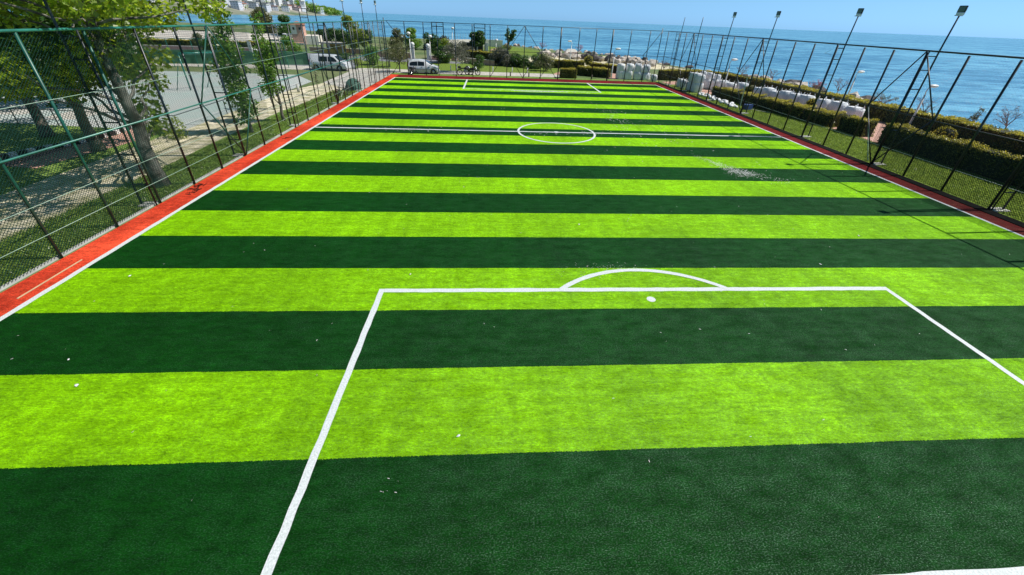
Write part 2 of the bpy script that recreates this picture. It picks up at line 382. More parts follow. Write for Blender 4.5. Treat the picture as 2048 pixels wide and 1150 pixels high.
# white lines: real sheets 4 mm up with slightly uneven edges
def line(p, q, wd, z=.004):
    p = Vector((*p, 0)); q = Vector((*q, 0)); L = (q-p).length; n = max(2, int(L/.3)); t = (q-p)/L; s = Vector((-t.y, t.x, 0)); m = MB(); vs = []
    for i in range(n+1):
        c = p+t*L*i/n
        for sg in (-1, 1):
            o = c+s*(sg*(wd/2+rnd.uniform(-.011, .011))); vs.append((o.x, o.y, z))
    m.add(vs, [(2*i, 2*i+2, 2*i+3, 2*i+1) for i in range(n)]); return m
def arc(c, r, a0, a1, wd, z=.0045):
    n = int(abs(a1-a0)*r/.15)+4; m = MB(); vs = []
    for i in range(n+1):
        a = a0+(a1-a0)*i/n
        for rr in (r-wd/2+rnd.uniform(-.006, .006), r+wd/2+rnd.uniform(-.006, .006)): vs.append((c[0]+rr*math.cos(a), c[1]+rr*math.sin(a), z))
    m.add(vs, [(2*i, 2*i+1, 2*i+3, 2*i+2) for i in range(n)]); return m
W = .15
struct('touchline', line((XL, 2.19), (XL, YF+.07), .17), M_WHITE)
struct('touchline', line((XR, 2.19), (XR, YF+.07), .15), M_WHITE)
struct('goal_line', line((XL+.085, YF), (XR-.075, YF), .14), M_WHITE)
struct('goal_line', line((XL-.08, 2.02), (XR+.07, 2.02), .38), M_WHITE)
YH = Y0+2*11.557; CX = 4.685
struct('halfway_line', line((XL+.085, YH), (XR-.075, YH), .18), M_WHITE)
struct('centre_circle', arc((CX, YH), 2.75, 0, 2*math.pi, .15, .008), M_WHITE)
struct('centre_spot', arc((CX, YH), .10, 0, 2*math.pi, .2, .012), M_WHITE)
BL, BR, YB = -3.18, 12.53, Y0+2*2.428
struct('penalty_area_side', line((BL, 2.19), (BL, YB+.08), W), M_WHITE)
struct('penalty_area_side', line((BR, 2.19), (BR, YB+.08), W), M_WHITE)
struct('penalty_area_front', line((BL+.075, YB), (BR-.075, YB), .17), M_WHITE)
pts_m = MB()
xc, a_ = 4.72, 2.62; hgt_ = 1.02; r_ = (a_*a_+hgt_*hgt_)/(2*hgt_); an = math.asin(a_/r_)
struct('penalty_arc', arc((xc, YB+hgt_-r_), r_, math.pi/2+an, math.pi/2-an, .16, .008), M_WHITE)
m = MB(); m.add([(4.72+.13*math.cos(i*math.pi/10)*(1+.05*math.sin(3*i)), 8.59+.12*math.sin(i*math.pi/10), .006) for i in range(20)], [tuple(range(20))]); struct('penalty_spot', m, M_WHITE)
YB2 = Y0+2*20.594; FBL, FBR = -3.18, 12.53
struct('penalty_area_side', line((FBL, YB2-.08), (FBL, YF-.07), .2), M_WHITE)
struct('penalty_area_side', line((FBR, YB2-.08), (FBR, YF-.07), .2), M_WHITE)
struct('penalty_area_front', line((FBL+.1, YB2), (FBR-.1, YB2), .13), M_WHITE)
an = .62; r_ = 4.2
struct('penalty_arc', arc((CX, YB2-.85+r_), r_, -math.pi/2-an, -math.pi/2+an, .16, .008), M_WHITE)
# surroundings left
struct('kerb', MB().box(FLX-.16, FLX-.06, -3, FFY-.2, -.05, .045), M_CONC)
struct('grass_verge', strip([(-16.3, -4), (-16.3, 18), (-16.6, 23), (-16.8, 32), (-16.0, 40), (-15.2, 45)], [(FLX-.16, -4), (FLX-.16, 18), (FLX-.16, 23), (FLX-.16, 32), (FLX-.16, 40), (FLX-.16, 45)], -.012), M_GRASS)
struct('stone_path', strip([(-20.2, -4), (-20.2, 22), (-20.7, 29), (-20.6, 40), (-19, 47), (-17.5, 57)], [(-16.1, -4), (-16.1, 18), (-16.5, 24), (-16.7, 32), (-15.8, 40), (-13.7, 46)], -.016), M_SAND)
struct('pale_paving', poly([(-19.2, 47), (-15.4, 43.4), (FLX-.16, 44), (FLX-.16, 57.5), (-19.5, 57.5)], -.008), M_PAVE)
struct('lawn', poly([(-60, -4), (-20.1, -4), (-20.1, 22), (-20.6, 29), (-20.6, 45), (-60, 45)], -.020), M_GRASS)
struct('basketball_court', poly([(-36, 27.2), (-20.0, 25.6), (-20.6, 47.5), (-24.5, 52.5), (-40, 52.5), (-44, 40)], -.012), M_COURT)
for a, b in (((-35, 28.5), (-21, 27.2)), ((-21, 27.2), (-21.6, 47)), ((-38, 40), (-21.3, 38)), ((-26, 51.2), (-40, 51.2))): struct('court_marking', line(a, b, .08, -.007), M_WHITEP)
struct('court_marking', arc((-29.6, 39), 2.2, 0, 6.283, .08, -.007), M_WHITEP)
struct('curved_walk', strip([(-24.8, 19.0), (-24.1, 21), (-23.4, 22.6), (-23.0, 24.5), (-23.3, 26)], [(-21.9, 18.6), (-21.6, 20.6), (-21.2, 22.2), (-20.9, 24.3), (-21.2, 26)], -.009), M_PINK)
m = MB()
for x0, x1, y0, y1 in ((-39, -33, 28.5, 33.5), (-31, -28.5, 27.5, 33), (-24.5, -22.5, 26.5, 27.4)): m.add([(x0, y0, -.01), (x1, y0+.6, -.01), (x1, y1+.6, -.01), (x0, y1, -.01)], [(0, 1, 2, 3)])
struct('plaza_paving', m, M_PAVE)
# far side
struct('far_verge', poly([(-17, 55.8), (24, 55.8), (24, 57.2), (-17, 57.2)], -.014), M_GRASS)
struct('service_road', poly([(-60, 57.4), (9.8, 57.4), (11, 58.8), (9, 61.2), (-20, 61.2), (-60, 64)], -.008), M_PAVE)
struct('lawn', poly([(-20, 61.2), (9, 61.2), (14, 66), (13, 70), (0, 70.5), (-6, 71.3), (-22, 71.5)], -.013), M_GRASSD)
struct('road', poly([(-60, 64), (-20, 61.3), (-22, 71.6), (-6, 71.4), (-5, 73.5), (-11, 77), (-30, 82), (-60, 80)], -.017), M_ASPH)
struct('pink_walk', poly([(8.8, 60.2), (16, 60), (16.8, 57.2), (19.5, 57.2), (21, 70), (15, 68), (10.5, 64)], -.010), M_PINK)
struct('lawn', poly([(-2, 96), (12, 92), (16, 102), (10, 113), (6, 122), (-2, 128)], -.012), M_GRASSD)
struct('shore_terrace', poly([(2, 76), (16, 72.5), (26, 72), (36, 73), (30, 95), (20, 104), (10, 92)], -.012), M_SAND)
# right side
struct('kerb_shade_strip', MB().box(22.78, 23.36, -3, 55.25, -.05, .03), M_SHADETWIG)  # dark ground strip, blackened in colour to stand for kerb shade
struct('grass_strip', strip([(23.36, -4), (23.36, 20), (23.36, 36), (23.36, 48), (23.36, 53.7)], [(28.6, -4), (28.6, 24), (27.6, 34), (25.6, 46), (25, 53.7)], -.010), M_GRASSD)
struct('promenade', strip([(28.4, -4), (28.4, 24), (27.4, 34), (25.4, 46), (24, 56)], [(36, -4), (36, 34), (35.4, 46), (35.2, 54), (33, 60)], -.014), M_PINK)
struct('shore_grass', strip([(36, -4), (36, 34), (35.4, 46), (35.2, 54), (33, 60)], [(44.3, -4), (43.9, 34), (43.7, 46), (42.6, 54), (40.5, 62)], -.016), M_SAND)

# ------------------------------------------------------------------ FENCES
def wires(name, fixed, axis, a0, a1, z0, z1, cell, th, m, parent):
    """diamond mesh: straight diagonal strands as thin 3-sided prisms in the plane axis=fixed"""
    P = []; Hh = z1-z0
    for sg in (1, -1):
        s = a0-Hh if sg == 1 else a0
        e = a1 if sg == 1 else a1+Hh
        n = int((e-s)/cell)
        for i in range(n+1):
            u = s+i*cell; p0 = (u, z0); p1 = (u+sg*Hh, z1)
            lo, hi = sorted((p0[0], p1[0]))
            ca, cb = max(lo, a0), min(hi, a1)
            if cb-ca < .02: continue
            f = lambda x: z0+(x-u)*sg
            P.append((ca, f(ca), cb, f(cb), sg))
    P = np.array(P); n = len(P); t = th/2*.7071
    a = P[:, 0]; az = P[:, 1]; b = P[:, 2]; bz = P[:, 3]; sg = P[:, 4]; off = sg*th*.3
    def pt(u, z, du, dz, dn):
        o = np.zeros((n, 3)); 
        if axis == 'x': o[:, 0] = fixed+dn+off; o[:, 1] = u+du
        else: o[:, 1] = fixed+dn+off; o[:, 0] = u+du
        o[:, 2] = z+dz; return o
    A = [pt(a, az, t*sg, -t, -th*.35), pt(a, az, -t*sg, t, -th*.35), pt(a, az, 0, 0, th*.6)]
    B = [pt(b, bz, t*sg, -t, -th*.35), pt(b, bz, -t*sg, t, -th*.35), pt(b, bz, 0, 0, th*.6)]
    Q = np.concatenate([np.stack([A[i], A[(i+1) % 3], B[(i+1) % 3], B[i]], 1) for i in range(3)])
    return quads(name, Q, m, parent)
HT = 6.33; MID = 3.15; PR = .05
def rail(m, p, q, r): m.tube([p, q], r, 8)
# left fence
lf = thing('chain_link_fence', 'tall green mesh fence along the left touchline beside the red strip, trees behind it', 'fence', (FLX, 27, 0))
def L_(m, name, mt, par, smooth=True):      # world-space geometry under a located parent
    o = m.build(name, mt, par, smooth); o.matrix_parent_inverse = Matrix.Translation(-Vector(par.location)); return o
def quadsW(o, par): o.matrix_parent_inverse = Matrix.Translation(-Vector(par.location)); return o
LPY = [12.85+2.05*k for k in range(-6, 21)]
for y in LPY: L_(MB().tube([(FLX, y, -.05), (FLX, y, HT-.05)], .042, 8), 'post', M_GREEN if y < 15.5 else M_DKGREEN, lf)
L_(MB().tube([(FLX, .3, HT), (FLX+rnd.uniform(-.02, .02), 14, HT-.01), (FLX, 30, HT), (FLX, FFY, HT)], .045, 8), 'top_rail', M_RAIL, lf)
L_(MB().tube([(FLX+.05, .3, MID), (FLX+.05, FFY, MID)], .032, 8), 'mid_rail', M_RAIL, lf)
for z in (.85, 1.75, 4.45): L_(MB().tube([(FLX+.05, .3, z), (FLX+.05, 20, z-.02), (FLX+.05, FFY, z)], .009, 5), 'tension_wire', M_CABLE, lf)
def diamond(par, X, y0, y1, y2, m):
    for a, b in (((y1, HT), (y0, MID)), ((y1, HT), (y2, MID)), ((y0, MID), (y1, .05)), ((y2, MID), (y1, .05))):
        L_(MB().tube([(X, a[0], a[1]), (X, b[0], b[1])], .032, 6), 'brace', m, par)
diamond(lf, FLX+.07, 19.0, 21.05, 23.1, M_GREEN); diamond(lf, FLX+.07, 33.35, 35.4, 37.45, M_DKGREEN)
quadsW(wires('wire_mesh', FLX-.06, 'x', .3, 16.95, .03, HT-.04, .10, .0125, M_WIRE, lf), lf)
quadsW(wires('wire_mesh', FLX-.06, 'x', 16.95, 24.5, .03, HT-.04, .11, .0085, M_WIRE, lf), lf)
quadsW(wires('wire_mesh', FLX-.06, 'x', 24.5, FFY, .03, HT-.04, .15, .003, M_WIRE, lf), lf)
# right fence
rf = thing('chain_link_fence', 'tall dark fence along the right touchline on the sea side of the pitch', 'fence', (FRX, 27, 0))
RPY = [2.4, 4.5, 6.6, 8.7, 10.8, 12.9, 15.02, 17.19, 19.3, 21.37, 23.3, 25.3, 27.43, 29.51, 31.54, 33.7, 35.51, 37.8, 40.0, 42.1, 44.2, 46.3, 48.4, 50.4, 52.3]
for y in RPY: L_(MB().tube([(FRX, y, -.05), (FRX, y, HT-.05)], PR, 8), 'post', M_DKGREEN, rf)
L_(MB().tube([(FRX, 1, HT+.03), (FRX, FFY, HT+.03)], .042, 8), 'top_rail', M_DKGREEN, rf)
L_(MB().tube([(FRX-.05, 1, 3.12), (FRX-.05, 26, 3.12), (FRX-.05, FFY, 3.3)], .028, 8), 'mid_rail', M_DKGREEN, rf)
L_(MB().tube([(FRX, 1, 1.15), (FRX, FFY, 1.15)], .008, 5), 'tension_wire', M_CABLE, rf)
diamond(rf, FRX-.07, 19.3, 21.37, 23.3, M_DKGREEN); diamond(rf, FRX-.07, 33.7, 35.51, 37.8, M_DKGREEN); diamond(rf, FRX-.07, 46.3, 48.4, 50.4, M_DKGREEN)
quadsW(wires('wire_mesh', FRX+.06, 'x', 1, 22, .03, 3.1, .11, .015, M_WIRED, rf), rf)
quadsW(wires('wire_mesh', FRX+.06, 'x', 22, FFY, .03, 3.1, .15, .004, M_WIRED, rf), rf)
quadsW(wires('upper_net', FRX+.06, 'x', 1, FFY, 3.12, HT, .16, .0022, M_WIRED, rf), rf)
L_(MB().tube([(FRX-.06, 15.2, 6.2), (FRX-.3, 27.5, 6.0), (FRX-.35, 27.9, 5.75), (FRX-.1, 27.6, 5.7)][1:], .01, 5), 'loose_wire', M_DKGREEN, rf)
# far fence
ff = thing('chain_link_fence', 'tall dark fence across the far end behind the far goal line', 'fence', (4, FFY, 0))
FPX = [x_*1.025 if abs(x_) < 22 else x_ for x_ in (-13.4, -10.94, -8.61, -6.95, -4.7, -2.51, -.25, 1.98, 4.2, 6.48, 8.84, 11.21, 13.4, 15.57, 17.94, 20.44, 22.5, 23.4)]
for i, x in enumerate(FPX): L_(MB().tube([(x, FFY, -.05), (x, FFY, HT+(.35 if i in (0, 16) else -.03))], .05 if i not in (10, 13) else .085, 8), 'post', M_DKGREEN, ff)
L_(MB().tube([(FLX, FFY, HT), (FRX, FFY, HT+.03)], .03, 8), 'top_rail', M_DKGREEN, ff)
L_(MB().tube([(FLX, FFY-.05, 3.22), (FRX, FFY-.05, 3.3)], .026, 8), 'mid_rail', M_DKGREEN, ff)
for a, b in (((4.2, HT), (1.98, 3.25)), ((4.2, HT), (6.48, 3.25)), ((1.98, 3.25), (-.25, .05)), ((1.98, 3.25), (4.2, .05)), ((6.48, 3.25), (4.2, .05)), ((6.48, 3.25), (8.84, .05)), ((8.84, 3.25), (6.48, .05)),
             ((-13.4, HT), (-10.94, 3.25)), ((-10.94, 3.25), (-13.3, .05)), ((22.5, HT), (20.44, 3.3)), ((20.44, 3.3), (22.5, .05))):
    L_(MB().tube([(a[0], FFY-.08, a[1]), (b[0], FFY-.08, b[1])], .036, 6), 'brace', M_DKGREEN, ff)
quadsW(wires('wire_mesh', FFY+.06, 'y', FLX, FRX, .03, HT, .16, .003, M_WIRED, ff), ff)

# floodlight masts: an outer leg with ladder rungs to the fence post, pole above, lamp on top
def mast(x, y, side, top, lamp, m, label, lean=0.0, slab=True, cat='floodlight'):
    t = thing('floodlight_mast', label, cat, (x, y, 0), 0, 'masts along the pitch fences')
    sx = side
    MB().tube([(0, 0, -.05), (0, 0, 3.2), (0, 0, HT), (lean, 0, top)], [.042, .042, .04, .034], 8).build('pole', m, t, True)
    for z in (.9, 2.1, 3.3, 4.4, 5.4, 6.1):
        MB().tube([(-sx*.55, 0, z), (0, 0, z)], .028, 6).build('rung', m, t, True)
    MB().tube([(-sx*.55, 0, 0), (-sx*.55, 0, HT)], .03, 8).build('inner_leg', m, t, True)
    if slab: MB().bbox(-.28-sx*.25, .28-sx*.1, -.22, .22, -.05, .06, .02).build('footing', M_CONC, t)
    if lamp:
        L = MB().box(-.24, .17, -.03, .03, top-.03, top+.01).build('crossbar', M_CONC, t)
        bx = MB(); bx.bbox(-.155, .155, -.06, .06, top+.12, top+.44, .015); h = bx.build('lamp', M_BLACK, t)
        MB().box(-.13, .13, -.068, -.062, top+.15, top+.41).build('glass', M_LAMPG, h)
        for s2 in (-1, 1): MB().tube([(s2*.15, 0, top), (s2*.168, 0, top+.28)], .012, 5).build('bracket', M_WHITEP, h)
        MB().bbox(-.14, .14, -.05, .05, top+.02, top+.11, .01).build('driver_box', M_WHITEP, h)
        h.location = (lean, 0, 0); h.rotation_euler = (0, 0, -1.2 if side > 0 else 1.3); L.location = (lean, 0, 0)
    return t
mast(24.0, 14.9, 1, 8.05, True, M_DKGREEN, 'nearest floodlight mast of the right fence, its two legs cut by the right picture edge')
for (y, tp, lp, lab) in ((21.3, 8.05, True, 'largest floodlight on the right, leaning pole above the sea horizon at the picture edge'),
                     (27.5, 8.05, True, 'second nearest floodlight on the right fence with grey lamp head'),
                     (35.6, 8.0, True, 'third floodlight on the right fence, smaller lamp head against the sky'),
                     (42.2, 8.0, True, 'farthest floodlight with a lamp on the right fence, small head'),
                     (48.5, 8.0, False, 'bare pole without lamp on the right fence, nearer of two'),
                     (53.2, 8.0, False, 'bare pole without lamp at the far right corner of the pitch')):
    mast(24.0, y, 1, tp, lp, M_DKGREEN, lab, lean=.08)
for (y, lp, lab) in ((14.66, False, 'dark pole on the left fence in front of the big plane tree trunk'), (20.95, False, 'dark ladder mast on the left fence between plane tree and columnar tree'),
                     (27.6, False, 'tall pole on the left fence beside the basketball backboard'), (35.5, False, 'pole on the left fence passing the far shore headland'),
                     (42.2, True, 'nearest of the three lamp heads visible above the left fence'), (48.2, True, 'middle of the three lamp heads visible above the left fence'), (53.8, True, 'farthest lamp head above the left fence corner')):
    mast(-14.05, y, -1, 8.0 if lp else 9.0, lp, M_DKGREEN, lab)

# ------------------------------------------------------------------ TREES
def rg(s): return random.Random(s)
def nr(s): return np.random.RandomState(s)
# big plane tree
cl = blob_clusters(rg(3), 30, 4.2, 5.0, 10.0, (.7, 1.25))
cl = [((max(-4.5, min(c[0]-.8, 1.4)) if c[2] < 7 else c[0]-.5, c[1]+.6, c[2]), r) for c, r in cl]
cl = [((min(c[0], .1), c[1], c[2]), r) if c[2]-r[2] < 6.4 else (c, r) for c, r in cl]
cl += [((-1.2, 1.2, 4.6), (.9, .9, .7)), ((-.6, 2.2, 4.0), (.8, .9, .6)), ((-.9, 2.0, 3.0), (.8, .8, .6)), ((-.7, 1.6, 2.2), (.65, .7, .5)), ((-1.8, .2, 4.2), (1., .9, .6)), ((-.5, 3.0, 5.0), (.7, 1., .6)), ((-2.4, -1.4, 4.4), (1.1, 1., .6)), ((-1.6, 2.6, 1.9), (.6, .7, .4)), ((-.2, 3.4, 6.6), (.9, 1.3, .6)), ((.3, 5.2, 7.2), (.9, 1.4, .5)), ((-1., -3, 5.2), (.9, 1., .6))]
tree('plane_tree', 'large plane tree with dark leaning trunk right behind the left fence, bright leaves on top', 'tree', (-14.75, 16.7, 0), 10, .26, cl, .21, M_LEAF_A, M_BARKP, rg(4), nr(5), lean=(-.15, .2), dens=330, trunk_top=8.2)
shade = [(-21.5, 21.5, 9.0, 4.0, 31, 'broad shade tree with dark crown, right behind the plane tree'), (-26.5, 24.0, 9.5, 4.6, 32, 'shade tree at the left picture edge beyond the curved walk'), (-20.8, 13.5, 9.0, 3.8, 33, 'nearest shade tree, cut by the left picture edge, shading the stone path'),
         (-31.5, 31.5, 9.5, 4.6, 34, 'shade tree farther back beside the basketball court'), (-33.0, 23.5, 10, 4.6, 35, 'shade tree deep in the park at the far left edge'), (-38.0, 38.5, 9.5, 4.8, 36, 'shade tree behind the left corner of the court')]
first = {}
for i, (x, y, h_, rad, sd_, lab) in enumerate(shade):
    cc = blob_clusters(rg(sd_), 20, rad, 3.6, h_, (1.1, 1.8))
    tree('shade_tree', lab, 'tree', (x, y, 0), h_, .26, cc, .26, M_LEAF_B, M_BARK, rg(sd_), nr(sd_), 'shade trees in the park left of the pitch', dens=300, trunk_top=h_*.75)
def column(seed, h_, rad, z0):
    g = rg(seed); out = []
    n = int(h_*3.2)
    for i in range(n):
        z = z0+(h_-z0)*i/(n-1); t = (z-z0)/(h_-z0); rr = rad*(.55+.55*math.sin(math.pi*min(1, t*.8+.15)))*g.uniform(.6, 1.1)*(1-.5*t*t)
        out.append(((g.uniform(-.45, .45)*rad, g.uniform(-.45, .45)*rad, z), (rr*.75, rr*.75, rr*.55)))
    return out
tree('columnar_tree', 'tall columnar hornbeam with dense leaves close behind the left fence', 'tree', (-15.6, 25.6, 0), 8.4, .10, column(41, 8.6, 1.0, .9), .17, M_LEAF_C, M_BARK, rg(41), nr(41), 'young columnar trees along the stone path', dens=560)
tree('columnar_tree', 'columnar tree with bare pale lower trunk, right of the tallest columnar one', 'tree', (-15.1, 28.9, 0), 6.6, .10, column(42, 6.8, .95, 2.0), .17, M_LEAF_C, M_BARK, rg(42), nr(42), 'young columnar trees along the stone path', dens=520)
tree('young_tree', 'thin young tree with sparse leaves beside the path, in front of the van', 'tree', (-16.6, 39.2, 0), 3.3, .04, column(43, 3.2, .5, 1.0), .13, M_LEAF_D, M_BARK, rg(43), nr(43), dens=240)
tree('young_tree', 'slim leafy young tree overlapping the basketball hoop pole', 'tree', (-17.6, 32.6, 0), 5.2, .05, column(44, 5.2, .7, 1.4), .15, M_LEAF_C, M_BARK, rg(44), nr(44), dens=330)
def bushy(name, lab, cat, x, y, h_, rad, z0, lm, seed, tr=.08, n=12, ls=.2, dens=260, bark=M_BARK, group=None, cr=None):
    cr = cr or (rad*.35, rad*.6)
    return tree(name, lab, cat, (x, y, 0), h_, tr, blob_clusters(rg(seed), n, rad*.75, z0, h_-cr[0]*.4, cr), ls, lm, bark, rg(seed), nr(seed), group, dens=dens, trunk_top=h_*.7)
bushy('poplar_tree', 'bright green poplar behind the silver van roof, touching the top of the fence', 'tree', -26.3, 80.6, 6.3, 1.9, 1.6, M_LEAF_Y, 51, .12, 16, .3, 330, M_TRUNKW)
bushy('poplar_tree', 'smaller bright green tree just right of the tall poplar', 'tree', -24.3, 81.3, 4.6, 1.2, 1.5, M_LEAF_Y, 52, .1, 10, .28, 320)
bushy('olive_tree', 'loose olive green tree at the far left corner of the pitch', 'tree', -12.9, 58.2, 4.2, 2.1, 1.3, M_LEAF_D, 53, .09, 14, .16, 190)
bushy('olive_tree', 'second loose olive tree a little behind the corner one', 'tree', -15.5, 63.5, 4.0, 1.8, 1.3, M_LEAF_D, 54, .09, 12, .16, 190)
bushy('grey_tree', 'greyish sparse tree with forked pale trunk in front of the far lawn', 'tree', -5.1, 59.4, 4.2, 2.3, 1.5, M_LEAF_G, 55, .08, 18, .15, 260, M_TRUNKW)
bushy('round_tree', 'dense yellow-green topped bush tree behind the minivan', 'tree', -8.0, 73.4, 3.9, 1.8, .5, M_LEAF_Y, 56, .1, 14, .22, 608)
bushy('dark_tree', 'dark green tree below the yellow-green bush near the road', 'tree', -8.3, 71.5, 2.6, 1.6, .3, M_LEAF_B, 57, .1, 10, .2, 576)
bushy('round_tree', 'dark round tree with white painted trunk on the far lawn', 'tree', -3.3, 95, 4.9, 2.1, 1.5, M_LEAF_B, 58, .14, 14, .3, 630, M_TRUNKW)
bushy('round_bush', 'clipped round bush on the far lawn right of the scooters', 'bush', -2.0, 63.0, 2.1, 1.35, .45, M_LEAF_B, 59, .05, 12, .13, 924)
bushy('grey_bush', 'large greyish bush behind the far fence, left one of the shrub row', 'bush', 1.7, 70.5, 2.6, 2.3, .3, M_LEAF_G, 60, .06, 12, .17, 722)
bushy('green_bush', 'dark green bush right of the greyish bush', 'bush', 4.6, 69.6, 2.2, 2.0, .2, M_LEAF_B, 61, .06, 10, .17, 798)
bushy('green_bush', 'low dark bush at the end of the shrub row beside the lime bush', 'bush', 7.0, 67.8, 1.9, 1.9, .2, M_LEAF_B, 62, .06, 9, .16, 840)
bushy('lime_bush', 'lime yellow bush with thin stems at the far verge', 'bush', 8.2, 64.8, 2.3, 1.8, .4, M_LEAF_D, 63, .05, 12, .16, 420)
bushy('round_bush', 'olive round bush between orange awning and vase-shaped tree', 'bush', 3.0, 96, 2.1, 1.5, .3, M_LEAF_D, 64, .06, 9, .2, 350)
bushy('brown_tree', 'tall brownish green tree in front of the bay left of the house', 'tree', -58.5, 114, 7.2, 2.8, 1.5, M_LEAF_D, 65, .15, 14, .35, 330)
bushy('brown_tree', 'dark tree beside the brownish tree near the bay', 'tree', -52.5, 112, 5.6, 2.6, 1.0, M_LEAF_B, 66, .15, 12, .35, 330)
bushy('shrub', 'dense shrub behind the van roof next to the kiosk', 'bush', -34, 72, 3.0, 2.2, .3, M_LEAF_C, 67, .08, 12, .22, 360)
bushy('shrub', 'dark shrub at the park edge behind the court fence', 'bush', -45, 70, 2.8, 2.2, .3, M_LEAF_B, 68, .08, 12, .22, 360)
bushy('shrub', 'ball shaped clipped shrub in front of the long terraces', 'bush', -56, 84, 2.6, 1.3, .9, M_LEAF_D, 69, .08, 9, .22, 400)
bushy('shrub', 'yellowish undergrowth shrub by the court corner', 'bush', -38.5, 46, 2.2, 2.0, .2, M_LEAF_Y, 70, .05, 12, .2, 260)
bushy('shrub', 'small leafy shrub at the near court corner under the plane tree', 'bush', -19.2, 24.0, 1.3, 1.0, .2, M_LEAF_Y, 71, .04, 8, .14, 260)
bushy('shrub', 'low shrub along the road beside the dark posts', 'bush', -22.6, 66, 1.5, 1.3, .2, M_LEAF_B, 72, .04, 8, .16, 300)
bushy('shrub', 'dense round shrub just left of the dark evergreen by the gate', 'bush', -16.8, 75.5, 3.2, 1.9, .3, M_LEAF_D, 73, .08, 12, .2, 340)
bushy('shrub', 'shrub between the right gate pillar and the yellow topped bush', 'bush', -10.2, 79.5, 3.0, 1.6, .3, M_LEAF_B, 74, .08, 11, .2, 570)
bushy('shrub', 'dark shrub below the seawall behind the grey tree', 'bush', -5.4, 80, 3.0, 1.9, .3, M_LEAF_G, 75, .08, 12, .22, 544)
bushy('shrub', 'dark low shrub left of the vase-shaped tree', 'bush', 2.0, 78, 2.2, 1.9, .3, M_LEAF_B, 76, .06, 11, .22, 646)
bushy('shrub', 'olive shrub in front of the far lawn right of the grey bush', 'bush', 3.2, 73.5, 2.0, 1.6, .3, M_LEAF_D, 77, .06, 11, .18, 612)
bushy('shrub', 'lime green shrub between dark bush and the hedges at the far side', 'bush', 8.4, 70.5, 1.9, 1.4, .2, M_LEAF_Y, 78, .06, 11, .16, 360)
bushy('shrub', 'dark spreading shrub on the terrace before the rocks', 'bush', 9.5, 79, 1.5, 1.7, .2, M_LEAF_B, 79, .06, 11, .18, 360)
bushy('shrub', 'green shrub behind the far left corner olive trees', 'bush', -18.5, 66, 2.6, 1.7, .3, M_LEAF_C, 81, .06, 11, .2, 340)
bushy('shrub', 'yellow green shrub on the verge left of the far corner beside the road', 'bush', -19.5, 60.8, 1.6, 1.2, .3, M_LEAF_Y, 82, .05, 9, .15, 300)
# vase-shaped tree
t = thing('vase_tree', 'vase-shaped dark tree with upswept branches against the sea', 'tree', (4.3, 111, 0)); m = MB(); g = rg(80); cs = []
m.tube([(0, 0, 0), (0, 0, 1.6)], [.35, .28], 8)
for i in range(16):
    a = g.uniform(0, 6.28); e = Vector((math.cos(a)*g.uniform(.6, 2.2), math.sin(a)*g.uniform(.6, 2.2), g.uniform(2.9, 4.6))); limb(m, (0, 0, 1.4), e, .14, .04, g); cs += [e[:], (e*.75)[:]]
m.build('trunk', M_BARK, t, True); quads('crown', leaves(cs, [(.45, .45, .4)]*len(cs), [70]*len(cs), .28, nr(80)), M_LEAF_B, t)
# far dark tree belts as individual trees behind
for i, (x, y, h_, rd, lm) in enumerate([(-47, 121, 2.8, 2.6, M_LEAF_B), (-43.5, 119, 2.9, 2.6, M_LEAF_B), (-40, 117, 3.0, 2.6, M_LEAF_B), (-36.5, 116, 3.1, 2.6, M_LEAF_C), (-33, 115, 3.0, 2.5, M_LEAF_B), (-22, 100, 3.9, 2.4, M_LEAF_D), (-18.5, 99, 4.2, 2.4, M_LEAF_C), (-14.5, 100, 3.8, 2.6, M_LEAF_B), (-11, 101, 3.2, 2.2, M_LEAF_G)]):
    bushy('background_tree', ['dark evergreen at the left end of the belt right of the pink house', 'second evergreen of the belt behind the kiosk', 'middle evergreen of the belt behind the kiosk', 'greener tree in the belt left of the tall poplar', 'evergreen of the belt right behind the tall poplar', 'olive toned tree behind the left gate pillar', 'green tree between the two white gate pillars', 'dark tree right of the right gate pillar lamp', 'greyish small tree at the foot of the seawall'][i], 'tree', x, y, h_, rd, .4, lm, 90+i, .1, 10, .32, 330, group='trees between park and bay')
# bare blossom trees on the sea side
def bare(x, y, h_, label, seed, leafy=None):
    t = thing('bare_tree', label, 'tree', (x, y, 0), 0, 'small bare trees on the sea side'); g = rg(seed); m = MB(); ends = []
    pts = limb(m, (0, 0, -.05), (g.uniform(-.15, .15), g.uniform(-.15, .15), h_*.5), .055, .04, g)
    for i in range(7):
        a = g.uniform(0, 6.28); e = pts[-1]+Vector((math.cos(a)*g.uniform(.3, .75), math.sin(a)*g.uniform(.3, .75), g.uniform(.15, h_*.45))); limb(m, pts[-1], e, .03, .014, g)
        for k in range(5):
            a2 = g.uniform(0, 6.28); e2 = e+Vector((math.cos(a2)*.35, math.sin(a2)*.35, g.uniform(.0, .35))); limb(m, e.lerp(pts[-1], g.uniform(0, .4)), e2, .013, .006, g, n=4, seg=3); ends.append(e2[:])
    m.build('trunk', M_TWIG, t, True)
    quads('crown', leaves(ends, [(.16, .16, .14)]*len(ends), [5 if not leafy else 16]*len(ends), .08, nr(seed)), leafy or M_TWIG, t)
